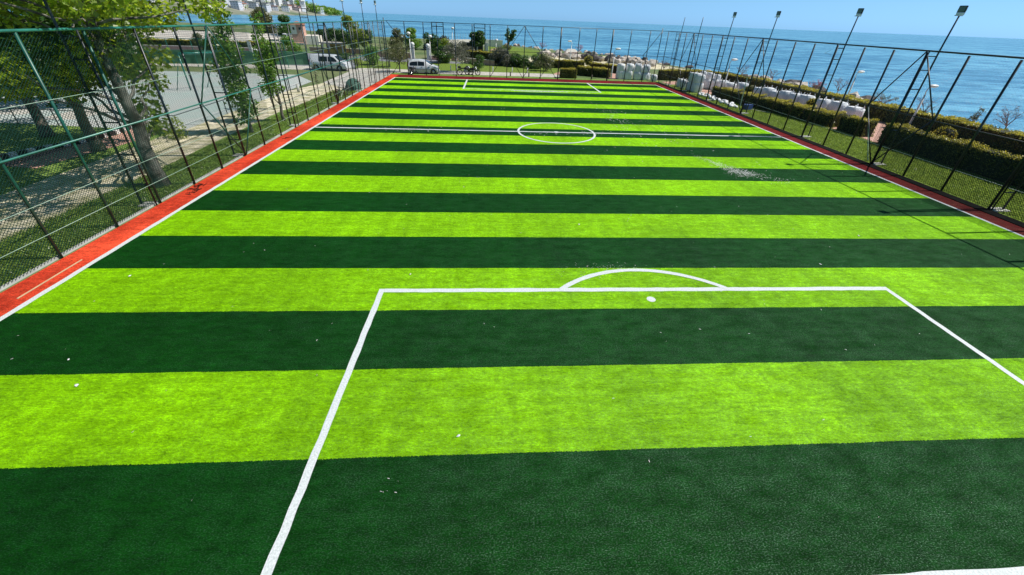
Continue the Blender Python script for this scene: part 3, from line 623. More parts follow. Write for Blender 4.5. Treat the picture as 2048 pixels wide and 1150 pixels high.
for i, (x, y, h_, lab, lf_) in enumerate([(26.2, 61.5, 2.4, 'bare tree at the far right corner left of the stacked bags', None), (36.6, 57.8, 2.3, 'bare pinkish tree left of the bare pole at the sea hedge', None), (38.3, 53.5, 2.3, 'rounded bare tree on the shore left of the dark rocks', None),
        (38.6, 46.0, 2.0, 'low dense bare tree right of the rock pile', M_FLOW), (39.2, 43.5, 2.3, 'bare tree with wide fork right behind the second floodlight', None), (38.4, 37.0, 1.9, 'bushy budding tree behind the brace of the nearest right floodlight', M_LEAF_G),
        (37.6, 32.0, 2.3, 'bare tree crossing the white curved lamp', None), (39.5, 27.3, 2.4, 'nearest bare tree at the right picture edge', None), (11.5, 97, 2.6, 'pink bare tree on the far lawn before the sea', M_FLOW), (19.5, 93, 2.4, 'pink blossoming tree beside the pink hut by the rocks', M_FLOW)]): bare(x, y, h_, lab, 120+i, lf_)
tt = thing('sapling', 'light green leafy sapling poking above the back hedge at the right', 'tree', (38.4, 29.0, 0)); g = rg(150); m = MB(); ce = []
for i in range(6):
    e = Vector((g.uniform(-.3, .8), g.uniform(-.6, .3), g.uniform(1.3, 2.3))); limb(m, (0, 0, 0), e, .03, .01, g); ce += [e.lerp(Vector((0, 0, .4)), f)[:] for f in (0, .2, .4)]
m.build('trunk', M_TWIG, tt, True); quads('crown', leaves(ce, [(.18, .18, .18)]*len(ce), [16]*len(ce), .12, nr(150)), M_LEAF_G, tt)

# ------------------------------------------------------------------ HEDGES
def hedge(name, label, pts, wid, h_, dens, ls, seed, top=M_HEDGELIT, side=M_HEDGE, group='clipped hedges'):
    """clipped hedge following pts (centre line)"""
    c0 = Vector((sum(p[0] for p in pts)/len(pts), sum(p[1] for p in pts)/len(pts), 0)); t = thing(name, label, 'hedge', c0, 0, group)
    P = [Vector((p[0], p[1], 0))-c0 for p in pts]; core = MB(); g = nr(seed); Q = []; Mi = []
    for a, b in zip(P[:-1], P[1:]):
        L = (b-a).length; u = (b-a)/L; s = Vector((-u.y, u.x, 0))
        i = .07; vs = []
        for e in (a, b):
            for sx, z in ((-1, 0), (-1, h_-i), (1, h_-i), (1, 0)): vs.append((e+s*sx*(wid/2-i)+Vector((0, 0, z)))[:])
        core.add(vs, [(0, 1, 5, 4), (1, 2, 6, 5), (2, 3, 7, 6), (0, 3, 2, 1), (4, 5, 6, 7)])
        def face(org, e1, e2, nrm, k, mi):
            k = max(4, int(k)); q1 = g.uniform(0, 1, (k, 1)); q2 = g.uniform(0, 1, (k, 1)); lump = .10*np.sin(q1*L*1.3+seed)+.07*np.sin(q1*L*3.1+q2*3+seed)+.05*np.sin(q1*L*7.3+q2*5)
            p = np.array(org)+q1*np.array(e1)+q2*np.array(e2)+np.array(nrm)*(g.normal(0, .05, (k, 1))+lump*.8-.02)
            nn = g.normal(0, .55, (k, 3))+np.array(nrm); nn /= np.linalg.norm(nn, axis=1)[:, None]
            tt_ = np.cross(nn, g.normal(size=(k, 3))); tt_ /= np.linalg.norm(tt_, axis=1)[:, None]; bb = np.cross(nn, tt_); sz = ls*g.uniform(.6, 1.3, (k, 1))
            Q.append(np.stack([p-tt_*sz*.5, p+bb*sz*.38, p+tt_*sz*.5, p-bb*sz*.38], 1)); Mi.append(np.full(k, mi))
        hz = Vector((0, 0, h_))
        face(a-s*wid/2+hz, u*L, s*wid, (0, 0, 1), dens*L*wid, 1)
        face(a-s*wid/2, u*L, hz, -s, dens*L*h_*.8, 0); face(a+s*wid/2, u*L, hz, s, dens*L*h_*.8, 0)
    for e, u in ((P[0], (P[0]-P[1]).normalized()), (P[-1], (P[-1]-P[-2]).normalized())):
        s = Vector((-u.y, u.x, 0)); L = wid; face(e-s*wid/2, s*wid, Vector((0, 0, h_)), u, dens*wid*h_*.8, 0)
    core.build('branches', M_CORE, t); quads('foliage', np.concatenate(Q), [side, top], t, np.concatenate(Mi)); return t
hedge('hedge', 'long clipped hedge with sunlit yellow top in front of the long white bag row', [(29.1, 31.0), (28.4, 33.5), (28.0, 36), (27.4, 39), (26.8, 42), (26.2, 45.2)], 1.5, 1.05, 420, .10, 1)
hedge('hedge', 'short hedge block between the two path openings on the right', [(29.0, 27.9), (28.8, 30.0)], 1.1, 1.2, 420, .10, 2)
hedge('hedge', 'nearest hedge on the right, long yellow top seen through the dark mesh', [(29.3, 10), (29.2, 14), (29.1, 18), (29.0, 22), (28.9, 26.3)], .95, 1.38, 420, .10, 3)
hedge('hedge', 'long tall hedge at the back of the promenade just before the sea', [(37.2, 12), (37.2, 20), (37.0, 26), (36.8, 31), (36.4, 36), (36.0, 42), (35.8, 48), (34.6, 54), (33.0, 58)], 1.6, 1.28, 230, .13, 4)
hedge('hedge', 'dark hedge behind the far right corner between the stacked bag groups', [(24.5, 58.4), (28, 58.8), (33.0, 58.8)], 1.2, 1.3, 260, .13, 5)
hedge('hedge', 'small box hedge directly behind the far fence', [(9.7, 57.3), (11.9, 57.3)], 1.0, 1.15, 500, .10, 6)
hedge('hedge', 'low dark hedge behind the far fence, left of the stacked bags', [(13.0, 61.2), (15, 60.2), (17.2, 58.9)], 1.4, 1.15, 400, .11, 7)
hedge('hedge', 'back left hedge beyond the pink walk at the far side', [(9.6, 70.2), (12, 69.9), (15.6, 69.5)], 1.5, 1.2, 300, .13, 8)
hedge('hedge', 'hedge between the round bush and the bags beyond the far fence', [(16.6, 68.5), (19, 66.8), (21.3, 64.2)], 1.5, 1.1, 300, .13, 9)
hedge('hedge', 'dark hedge above the pink wall behind the round bush', [(-4.8, 79), (-1, 76.5), (1.5, 74.5)], 1.6, 1.6, 260, .15, 10)
hedge('hedge', 'long hedge in front of the pale terraces in the park left', [(-68, 84), (-60, 84.5), (-50, 85.5), (-44, 86.5)], 2.0, 1.3, 120, .2, 11)
hedge('hedge', 'green hedge behind the court and the basketball backboard', [(-44, 60.6), (-36, 62.3), (-29, 64.5)], 1.0, 1.5, 200, .18, 12, M_LEAF_C, M_LEAF_C)
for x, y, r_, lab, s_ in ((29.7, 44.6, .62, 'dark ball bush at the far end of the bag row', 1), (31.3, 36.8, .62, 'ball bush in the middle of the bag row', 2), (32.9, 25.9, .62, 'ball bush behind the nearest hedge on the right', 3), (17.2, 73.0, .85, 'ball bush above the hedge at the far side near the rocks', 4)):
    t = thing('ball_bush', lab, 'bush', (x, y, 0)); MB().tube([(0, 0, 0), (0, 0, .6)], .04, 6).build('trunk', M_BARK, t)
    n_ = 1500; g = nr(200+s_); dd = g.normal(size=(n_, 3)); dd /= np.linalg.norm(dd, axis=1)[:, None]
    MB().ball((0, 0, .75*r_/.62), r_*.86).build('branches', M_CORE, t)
    c_ = dd*r_*g.uniform(.88, 1.04, (n_, 1))+np.array([0, 0, .75*r_/.62]); q_ = leaves([tuple(v) for v in c_[:300]], [(.05, .05, .05)]*300, [5]*300, .10, g); quads('foliage', q_, [M_HEDGELIT if s_ != 1 else M_HEDGE], t)

# ------------------------------------------------------------------ BULK BAGS
def bag_mesh(seed, full=1.0):
    g = rg(seed); m = MB(); n = 16; rows = 9; k = 0; vs = []
    for i in range(rows+1):
        f = i/rows; z = f*full; bulge = .5+.035*math.sin(math.pi*f)-(.05 if f < .08 else 0)-(.10*(max(0, f-.82)/.18)**1.5)
        for j in range(n):
            a = 2*math.pi*j/n; cx, sy = math.cos(a), math.sin(a); q = 1/max(abs(cx), abs(sy)); q = 1+(q-1)*.72
            wob = 1+.035*math.sin(3*a+seed+4*f)+g.uniform(-.018, .018); vs.append((cx*q*bulge*wob, sy*q*bulge*wob, z+g.uniform(-.012, .012)))
    m.add(vs, [(i*n+j, i*n+(j+1) % n, (i+1)*n+(j+1) % n, (i+1)*n+j) for i in range(rows) for j in range(n)])
    m.add([vs[rows*n+j] for j in range(n)]+[(0, 0, full+.05)], [(j, (j+1) % n, n) for j in range(n)]); return m
def loops(full, g):
    out = []
    for sx, sy in ((-1, -1), (1, -1), (1, 1), (-1, 1)):
        a = Vector((sx*.36, sy*.36, full-.04)); out.append([a+Vector((-.07, 0, 0)), a+Vector((g.uniform(-.1, .1), g.uniform(-.1, .1), .2)), a+Vector((.07, 0, 0))])
    return out
bag_protos = []
for s_ in (1, 2, 3):
    g = rg(s_); t = thing('bulk_bag', 'x', 'bag', (0, -200, 0), 0, 'white bulk bags beside the pitch')
    bag_mesh(s_*7).build('sack', M_BAG, t, True)
    for lp in loops(1.0, g): MB().tube(lp, .022, 5).build('lifting_loop', M_BAG, t, True)
    bag_protos.append(t)
used = [False]*3
def bag(x, y, z, label, sc=1.0, rz=None, zf=1.0):
    k = rnd.randrange(3); rz = rnd.uniform(-.25, .25) if rz is None else rz
    s_ = (sc*rnd.uniform(.90, 1.02), sc*rnd.uniform(.9, 1.02), sc*zf*rnd.uniform(.9, 1.1))
    if not used[k]: used[k] = True; o = bag_protos[k]; o.location = (x, y, z); o.rotation_euler = (0, 0, rz); o.scale = s_; o['label'] = label; return o
    return dup(bag_protos[k], (x, y, z), rz, label, s_)
ordn = ['first', 'second', 'third', 'fourth', 'fifth', 'sixth', 'seventh', 'eighth', 'ninth', 'tenth', 'eleventh', 'twelfth']
row = [(32.3, 33.2), (31.9, 34.6), (31.4, 35.7), (31.1, 37.6), (30.7, 38.6), (30.5, 39.8), (30.3, 40.9), (30.1, 42.0), (29.9, 43.1), (29.6, 46.0)]
for i, (x, y) in enumerate(row): bag(x, y, 0, 'white bulk bag, %s from the near end of the long row behind the hedge' % ordn[i], 1.14, None, 1.2)
cols = [(18.5, 57.9), (19.6, 57.8), (20.9, 57.7), (22.1, 57.6)]
for i, (x, y) in enumerate(cols):
    bag(x, y, 0, 'lower white bulk bag in the %s stack from the left behind the far fence corner' % ordn[i], 1.08)
    bag(x+rnd.uniform(-.08, .08), y, 1.04, 'upper white bulk bag in the %s stack from the left behind the far fence corner' % ordn[i], .98)
bag(23.0, 56.6, 0, 'slumped white bag leaning at the right end of the far corner stacks', .8)
for i, (x, y, z) in enumerate([(24.75, 51.6, 0), (24.75, 50.4, 0)]): bag(x, y, z, 'small white bag against the right fence near the far corner, %s of two' % ('farther', 'nearer')[i], .9)
for i, (x, y, z) in enumerate([(25.0, 49.0, 0), (25.0, 47.8, 0), (25.0, 49.0, 1.05), (25.0, 47.8, 1.05)]): bag(x, y, z, '%s bulk bag of the tall grey white stack beside the right fence' % ('lower far', 'lower near', 'upper far', 'upper near')[i], 1.1)
for i, (x, y) in enumerate([(28.0, 52.6), (28.3, 51.4), (28.6, 50.2), (28.9, 49.0), (29.2, 47.8)]):
    bag(x, y, 0, 'white bulk bag, %s from the far end of the row beside the back hedge' % ordn[i], 1.15)
    if i in (0, 1, 2): bag(x, y, 1.12, 'upper white bulk bag, %s from the far end of the back row' % ordn[i], .7)
for i in range(30):
    x = 24.0+rnd.uniform(0, 1.2); y = 46.0-i*.27; m = MB(); m.ball((0, 0, 0), (.24, .17, .13), 12, 8, .10, rg(300+i)); o = m.build('rubble_sack', M_BAG, smooth=True); o.location = (x, y, .13); o.rotation_euler = (rnd.uniform(-.3, .3), rnd.uniform(-.3, .3), rnd.uniform(0, 3))
    tag(o, 'small white sack in the littered line at the foot of the right fence', 'sack', 'small white sacks by the right fence')
t = thing('plastic_crate', 'blue plastic crate at the end of the small white sacks by the hedge', 'crate', (25.3, 37.6, 0), .4)
m = MB(); m.bbox(-.4, .4, -.3, .3, 0, .05, .01)
for a in ((-.4, .4, -.3, -.27), (-.4, .4, .27, .3), (-.4, -.37, -.27, .27), (.37, .4, -.27, .27)): m.box(*a, .05, .45)
m.build('shell', M_BLUE, t); MB().box(-.41, .41, -.31, .31, .451, .48).build('rim', M_BLUE, t)

# ------------------------------------------------------------------ STREET LAMPS
def park_lamp(x, y, h_, rz, label, style='curved'):
    t = thing('street_lamp', label, 'lamp', (x, y, 0), rz, 'white park lamps')
    MB().tube([(0, 0, 0), (0, 0, .5), (0, 0, h_*.8)], [.11, .085, .06], 10).build('pole', M_WHITEP, t, True)
    MB().tube([(0, 0, h_*.8-.02), (-.06, 0, h_*.87), (-.02, 0, h_*.95), (.15, 0, h_)], .035, 8).build('arm', M_WHITEP, t, True)
    m = MB(); m.ball((.42, 0, h_+.03), (.42, .22, .13), 14, 8) if style == 'curved' else m.ball((.1, 0, h_), (.34, .34, .26), 14, 10)
    m.build('lamp_head', M_WHITEP, t, True); return t
park_lamp(36.0, 31.3, 3.4, .1, 'curved white park lamp beside the near back hedge, largest one')
park_lamp(41.0, 43.8, 3.2, .1, 'pale curved lamp standing by the water right of the second floodlight')
park_lamp(28.6, 48.2, 3.7, .1, 'white curved lamp among the bags beyond the third floodlight')
park_lamp(17.1, 57.5, 3.9, .1, 'curved white lamp left of the stacked bags behind the far fence')
park_lamp(15.2, 80, 3.7, 3.0, 'small white lamp near the rocks beyond the far hedges')
park_lamp(-14.1, 73.4, 4.3, 3.0, 'white lamp with oval head left of the gate pillars', 'oval')
park_lamp(-10.8, 74.2, 3.9, .2, 'white lamp with round head right of the right gate pillar', 'oval')
park_lamp(.9, 94, 2.8, 0, 'white lamp beside the orange awning', 'oval')
park_lamp(-9.5, 103, 4.6, 0, 'thin lamp with round white head rising above the seawall', 'oval')
park_lamp(-54.5, 67.8, 4.3, 2.9, 'white lamp left in the park in front of the terraces', 'oval')
park_lamp(-62.7, 87.5, 5.9, 2.9, 'tall white lamp in front of the bay at the left', 'oval')
park_lamp(-35.2, 75.1, 3.4, 2.9, 'white curved lamp behind the van tail')

# ------------------------------------------------------------------ VEHICLES
def wheel(par, x, y, r, side):
    w_ = .2; m = MB(); n = 24
    prof = [(r*.62, -w_/2), (r*.93, -w_/2), (r, -w_*.35), (r, w_*.35), (r*.93, w_/2), (r*.62, w_/2)]
    vs = [(x+p[0]*math.cos(2*math.pi*j/n), y+p[1], r+p[0]*math.sin(2*math.pi*j/n)) for p in prof for j in range(n)]
    k = len(prof); m.add(vs, [(i*n+j, i*n+(j+1) % n, ((i+1) % k)*n+(j+1) % n, ((i+1) % k)*n+j) for i in range(k) for j in range(n)])
    wh = m.build('wheel', M_TYRE, par, True)
    m = MB(); yy = y+side*w_*.42; m.add([(x+r*.62*math.cos(2*math.pi*j/n), yy, r+r*.62*math.sin(2*math.pi*j/n)) for j in range(n)]+[(x, yy+side*.03, r)], [(j, (j+1) % n, n) for j in range(n)])
    for j in range(5):
        a = 2*math.pi*j/5; m.tube([(x, yy+side*.04, r), (x+r*.55*math.cos(a), yy+side*.03, r+r*.55*math.sin(a))], .035, 5)
    m.build('rim', M_RIM, wh)
def car(name, label, loc, rz, Ln, Hh, roof, hood, wr, wx, Wd=.87, panel=None):
    """roof: list of (x, z) upper outline, front at +x; belt line constant"""
    t = thing(name, label, 'car', loc, rz); xs = [p[0] for p in roof]
    belt = Hh*.56
    def top(x):
        for (a, za), (b, zb) in zip(roof[:-1], roof[1:]):
            if a <= x <= b: return za+(zb-za)*(x-a)/(b-a)
        return roof[-1][1]
    N_ = 40; xs = [roof[0][0]+(roof[-1][0]-roof[0][0])*i/N_ for i in range(N_+1)]; m = MB(); sec = []
    for i, x in enumerate(xs):
        e = min(1, min(i, N_-i)/3+.25); zt = top(x); b = min(belt, zt-.04); ww = Wd*(.86+.14*min(1, e))
        tw = ww*(1-.26*max(0, zt-belt)/(Hh-belt))
        zs = .28 if 0 < i < N_ else .42
        for cx in wx:
            dx = abs(x-cx)
            if dx < wr*1.22: zs = max(zs, math.sqrt((wr*1.22)**2-dx*dx)+wr)
        half = [(ww*.96, zs), (ww, zs+(b-zs)*.35), (ww*.99, b-.02), (ww*.96, b), (tw+.02, zt-.07), (tw*.82, zt-.005), (0, zt+.015)]
        sec.append([(x, -y, z) for y, z in half]+[(x, y, z) for y, z in reversed(half[:-1])])
    k = len(sec[0]); m.add([v for s_ in sec for v in s_], [(i*k+j, (i+1)*k+j, (i+1)*k+j+1, i*k+j+1) for i in range(N_) for j in range(k-1)]+[tuple(range(k)), tuple(N_*k+j for j in reversed(range(k)))])
    body = m.build('body', M_SILVER, t, True)
    MB().box(roof[0][0]+.15, roof[-1][0]-.15, -Wd*.82, Wd*.82, .2, .6).build('underbody', M_BLACK, t)
    def glass(x0, x1, nm='window'):
        for sg in (-1, 1):
            m = MB(); vs = []
            n = 8
            for i in range(n+1):
                x = x0+(x1-x0)*i/n; zt = top(x); tw = Wd*(1-.26*max(0, zt-belt)/(Hh-belt)); zt2 = zt-.20
                if zt2 < belt+.04: zt2 = belt+.04
                f = (zt2-belt)/max(.05, (zt-.07-belt)); yt = Wd*.96+(tw+.02-Wd*.96)*f
                vs += [(x, sg*(Wd*.965+.006), belt+.035), (x, sg*(yt+.012), zt2)]
            m.add(vs, [(2*i, 2*i+2, 2*i+3, 2*i+1) for i in range(n)]); m.build(nm, M_GLASS, t)
    for a, b in panel or []: glass(a, b)
    # windscreen and rear screen
    for (a, b) in (roof_ws := [(hood[0], hood[1])]):
        m = MB(); za, zb = top(a), top(b); tw = Wd*(1-.26*(zb-belt)/(Hh-belt))
        dx = .03; m.add([(a+dx, -Wd*.86, za+.03), (a+dx, Wd*.86, za+.03), (b+dx, tw*.86, zb+.0), (b+dx, -tw*.86, zb+.0)], [(0, 1, 2, 3)]); m.build('windscreen', M_GLASS, t)
    x0 = roof[0][0]; m = MB(); m.add([(x0-.015, -Wd*.66, belt+.1), (x0-.015, Wd*.66, belt+.1), (x0+.10, Wd*.56, Hh-.18), (x0+.10, -Wd*.56, Hh-.18)], [(0, 3, 2, 1)]); m.build('rear_window', M_GLASS, t)
    for sg in (-1, 1):
        MB().ball((roof[-1][0]-.14, sg*Wd*.72, belt-.16), (.14, .16, .09), 10, 6).build('headlight', M_CLEAR, t, True)
        MB().bbox(x0-.03, x0+.07, sg*Wd*.86-.07, sg*Wd*.86+.07, belt-.12, belt+.22, .02).build('tail_light', M_REDLT, t)
        MB().bbox(hood[0]-.28, hood[0]-.12, sg*(Wd+.09)-.09, sg*(Wd+.09)+.09, belt+.02, belt+.18, .03).build('mirror', M_SILVER, t)
        MB().tube([(x0+.5, sg*(Wd+.012), belt*.62), (roof[-1][0]-.9, sg*(Wd+.012), belt*.62)], .018, 5).build('door_trim', M_BLACK, t)
        for hx in (-.15, .75): MB().bbox(hx-.09, hx+.09, sg*(Wd+.01)-.015, sg*(Wd+.01)+.015, belt-.12, belt-.08, .008).build('door_handle', M_BLACK, t)
        for cx in wx: wheel(t, cx, sg*(Wd-.10), wr, sg)
    MB().bbox(roof[-1][0]-.1, roof[-1][0]+.05, -Wd*.8, Wd*.8, .28, .48, .04).build('bumper', M_SILVER, t)
    return t
car('minivan', 'silver minivan parked behind the far left corner of the pitch', (-9.45, 57.5, 0), .06, 4.2, 1.82,
    [(-2.08, .75), (-2.04, 1.15), (-1.88, 1.52), (-1.45, 1.72), (-.5, 1.79), (.3, 1.70), (1.2, 1.14), (1.7, 1.0), (2.03, .84), (2.12, .5)], (1.2, .35), .31, (-1.3, 1.35), .86, [(-1.72, -.72), (-.64, .2)])
car('van', 'long silver van parked beyond the left fence behind the court', (-22.3, 58.2, 0), -.10, 5.0, 1.95,
    [(-2.5, .8), (-2.47, 1.5), (-2.35, 1.88), (-1.8, 1.95), (.7, 1.95), (1.0, 1.86), (1.75, 1.22), (2.25, 1.08), (2.5, .9), (2.56, .5)], (1.75, 1.05), .33, (-1.6, 1.65), .92, [(-1.1, .1), (.2, 1.35)])
def two_wheeler(name, label, cat, loc, rz, r, wb, motor, seed=0):
    t = thing(name, label, cat, loc, rz)
    th = .055 if motor else .018
    for x in (-wb/2, wb/2):
        n = 20; m = MB(); m.tube([(x+r*math.cos(2*math.pi*j/n), 0, r+r*math.sin(2*math.pi*j/n)) for j in range(n+1)], th, 6, cap=False); wh = m.build('wheel', M_TYRE, t, True)
        m = MB()
        for j in range(8 if not motor else 5): a = 2*math.pi*j/(8 if not motor else 5); m.tube([(x, 0, r), (x+r*.92*math.cos(a), 0, r+r*.92*math.sin(a))], .004 if not motor else .018, 4)
        m.build('spokes', M_RIM, wh)
    if motor:
        m = MB(); m.ball((.12, 0, .74), (.30, .15, .15), 12, 8); m.build('fuel_tank', M_BLACK, t, True)
        MB().bbox(-.62, -.05, -.13, .13, .68, .80, .04).build('seat', M_BLACK, t)
        m = MB(); m.bbox(-.2, .25, -.16, .16, .28, .60, .05); m.build('engine', M_RIM, t)
        MB().tube([(.1, .14, .3), (-.7, .16, .32)], .04, 8).build('exhaust', M_RIM, t, True)
        MB().tube([(wb/2, 0, r), (wb/2-.28, 0, .95)], .04, 8).build('fork', M_RIM, t, True)
        MB().tube([(.25, -.35, 1.02), (wb/2-.3, 0, .96), (.25, .35, 1.02)], .018, 6).build('handlebar', M_BLACK, t, True)
        MB().bbox(-.85, -.55, -.17, .17, .72, .98, .04).build('top_box', M_BLACK, t); MB().ball((.42, 0, .88), (.1, .1, .1), 8, 6).build('headlight', M_CLEAR, t, True)
    else:
        m = MB(); bb_ = (-.05, 0, .28); st = (-.2, 0, .8); hd = (wb/2-.2, 0, .8)
        for a, b in ((bb_, st), (st, hd), (bb_, hd), (bb_, (-wb/2, 0, r)), (st, (-wb/2, 0, r))): m.tube([a, b], .018, 6)
        m.build('frame', M_BLACK, t, True); MB().tube([(wb/2, 0, r), hd, (wb/2-.24, 0, .95)], .018, 6).build('fork', M_RIM, t, True)
        MB().tube([(wb/2-.2, -.28, .98), (wb/2-.25, 0, .95), (wb/2-.2, .28, .98)], .014, 6).build('handlebar', M_BLACK, t, True)
        MB().ball((-.22, 0, .88), (.13, .07, .035), 8, 6).build('saddle', M_BLACK, t, True)
    return t
two_wheeler('motorcycle', 'dark motorcycle parked just behind the far fence, left of the second one', 'motorcycle', (-3.7, 57.1, 0), .3, .31, 1.35, True).scale = (1.15, 1.6, 1.15)
two_wheeler('motorcycle', 'dark motorcycle behind the far fence, right one of the pair', 'motorcycle', (-2.7, 57.3, 0), -.2, .31, 1.35, True).scale = (1.1, 1.7, 1.1)
two_wheeler('scooter', 'small dark moped leaning at the far left corner below the minivan', 'scooter', (-10.6, 56.3, 0), 1.2, .26, 1.1, True)
two_wheeler('bicycle', 'bicycle leaning outside the left fence, nearest of the group', 'bicycle', (-14.1, 37.6, 0), 1.45, .33, 1.05, False)
two_wheeler('bicycle', 'bicycle outside the left fence, middle of the group', 'bicycle', (-14.4, 39.0, 0), 1.2, .33, 1.05, False)
two_wheeler('bicycle', 'bicycle outside the left fence, farthest of the group next to the green heap', 'bicycle', (-14.2, 40.4, 0), 1.7, .33, 1.05, False)
t = MB(); t.ball((0, 0, .05), (.75, 1.1, 1.0), 18, 12, .09, rg(9)); o = t.build('covered_heap', M_TARP, smooth=True); o.location = (-14.6, 43.2, 0); tag(o, 'heap under a dark green cloth beside the bicycles outside the left fence', 'heap')

# ------------------------------------------------------------------ BOLLARDS, PILLARS, HOOP, BUILDINGS
for i, x in enumerate((-11.7, -6.1, .15, 3.05, 5.35)):
    t = thing('bollard', 'small white bollard on the edge of the far lawn, %s from the left' % ordn[i], 'bollard', (x, 61.3, 0), 0, 'white bollards by the service road')
    MB().tube([(0, 0, -.02), (0, 0, .66), (0, 0, .70)], [.07, .07, .05], 10).build('post', M_WHITEP, t, True); MB().tube([(0, 0, .701), (0, 0, .75)], [.055, .03], 10).build('cap', M_WHITEP, t, True)
for i, (x, y) in enumerate(((2.6, 57.2), (5.2, 57.1), (14.1, 56.8))):
    t = thing('bollard', 'low dark post on the verge behind the far fence, %s from the left' % ordn[i], 'post', (x, y, 0), 0, 'dark posts on the far verge')
    MB().tube([(0, 0, -.02), (0, 0, .5)], .09, 8).build('post', M_BARK, t, True); MB().tube([(0, 0, .5), (0, 0, .55)], .10, 8).build('cap', M_BARK, t, True)
for i, x in enumerate((-27.5, -25.9, -24.2, -22.6, -21.4)):
    t = thing('bollard', 'dark post between road and pale wall, %s from the left' % ordn[i], 'post', (x, 80.6-i*.5, 0), 0, 'dark posts along the road')
    MB().tube([(0, 0, -.02), (0, 0, .95)], .09, 8).build('post', M_BLACK, t, True); MB().ball((0, 0, .98), .11, 8, 6).build('cap', M_BLACK, t, True)
t = thing('bollard', 'stubby concrete post between the path and the court', 'post', (-19.1, 40.6, 0)); MB().tube([(0, 0, -.02), (0, 0, .72)], .13, 10).build('post', M_CONC, t, True); MB().tube([(0, 0, .72), (0, 0, .76)], [.13, .09], 10).build('cap', M_CONC, t, True)
for i, (x, y, h_) in enumerate(((-14.5, 77.7, 1.9), (-11.6, 76.8, 1.8))):
    t = thing('gate_pillar', 'white gate pillar with a ball on top, %s one' % ('left', 'right')[i], 'pillar', (x, y, 0), 0, 'white gate pillars'); MB().bbox(-.26, .26, -.26, .26, 0, h_, .03).build('shaft', M_WHITEP, t)
    MB().bbox(-.34, .34, -.34, .34, h_+.003, h_+.12, .02).build('capital', M_WHITEP, t); MB().ball((0, 0, h_+.48), .38, 14, 10).build('ball', M_WHITEP, t, True)
def block(name, label, cat, mb_parts, loc=(0, 0, 0), rz=0, group=None):
    t = thing(name, label, cat, loc, rz, group)
    for nm, mb, mt in mb_parts: mb.build(nm, mt, t)
    return t
block('garden_wall', 'low pink wall with pale coping right of the round bush', 'wall', [('wall', MB().box(-3, 3, -.15, .15, 0, .75), M_PINKW), ('coping', MB().bbox(-3.05, 3.05, -.2, .2, .753, .85, .02), M_PAVE)], (-2.2, 71.4, 0), -.62+.1)
block('garden_wall', 'low pink wall left of the gate pillars', 'wall', [('wall', MB().box(-4, 2.2, -.15, .15, 0, .8), M_PINKW), ('coping', MB().bbox(-4.05, 2.25, -.2, .2, .803, .9, .02), M_PAVE)], (-17.2, 78.6, 0), -.06)
block('garden_wall', 'low pale wall between the two gate pillars and the road', 'wall', [('wall', MB().box(-1.1, 4, -.15, .15, 0, .6), M_PINKW), ('coping', MB().bbox(-1.15, 4.05, -.2, .2, .603, .7, .02), M_PAVE)], (-10.2, 76.6, 0), -.1)
block('garden_wall', 'long pale wall behind the road and the dark posts', 'wall', [('wall', MB().box(-8, 6, -.15, .15, 0, .75), M_PINKW), ('coping', MB().bbox(-8.05, 6.05, -.2, .2, .753, .86, .02), M_PAVE)], (-28, 84, 0), -.12)
# curved pale seawall with rail posts
t = thing('seawall', 'curved pale seawall with a row of thin rail posts before the sea', 'wall', (-6, 115, 0)); n = 14; m = MB(); pp = [Vector((-9+18*i/n, -8+12*math.sin(i/n*1.9), 0)) for i in range(n+1)]
for a, b in zip(pp[:-1], pp[1:]): m.add([a, b, b+Vector((0, 0, 1.7)), a+Vector((0, 0, 1.7)), a+Vector((0, .5, 1.7)), b+Vector((0, .5, 1.7)), b+Vector((0, .5, 0)), a+Vector((0, .5, 0))], [(0, 1, 2, 3), (3, 2, 5, 4), (4, 5, 6, 7)])
m.build('wall', M_CREAM, t)
for i in range(26):
    f = i/25*n; k = min(n-1, int(f)); p = pp[k].lerp(pp[k+1], f-k)+Vector((0, .25, 0)); MB().tube([p+Vector((0, 0, 1.65)), p+Vector((0, 0, 3.2))], .035, 5).build('rail_post', M_CONC, t)
# tall steel frames behind far fence
for i, (x0, x1, lab) in enumerate(((-12.5, -10.15, 'dark steel portal frame rising before the sea, left of two'), (-3.75, -1.5, 'dark steel portal frame above the round dark tree, right of two'))):
    t = thing('steel_frame', lab, 'frame', ((x0+x1)/2, 90, 0)); h_ = (x1-x0)/2
    for s_ in (-1, 1): MB().tube([(s_*h_, 0, 0), (s_*h_, 0, 5.95)], .09, 8).build('upright', M_DKGREEN, t)
    for z in (5.9, 5.15): MB().tube([(-h_+.09, 0, z), (h_-.09, 0, z)], .07, 8).build('crossbar', M_DKGREEN, t)
t = thing('steel_frame', 'dark steel frame with two posts in front of the pink house and the bay', 'frame', (-38, 90, 0))
for s_ in (-.75, .75): MB().tube([(s_, 0, 0), (s_, 0, 7.5)], .08, 8).build('upright', M_DKGREEN, t)
for z in (7.45, 5.9): MB().tube([(-.66, 0, z), (.66, 0, z)], .06, 8).build('crossbar', M_DKGREEN, t)
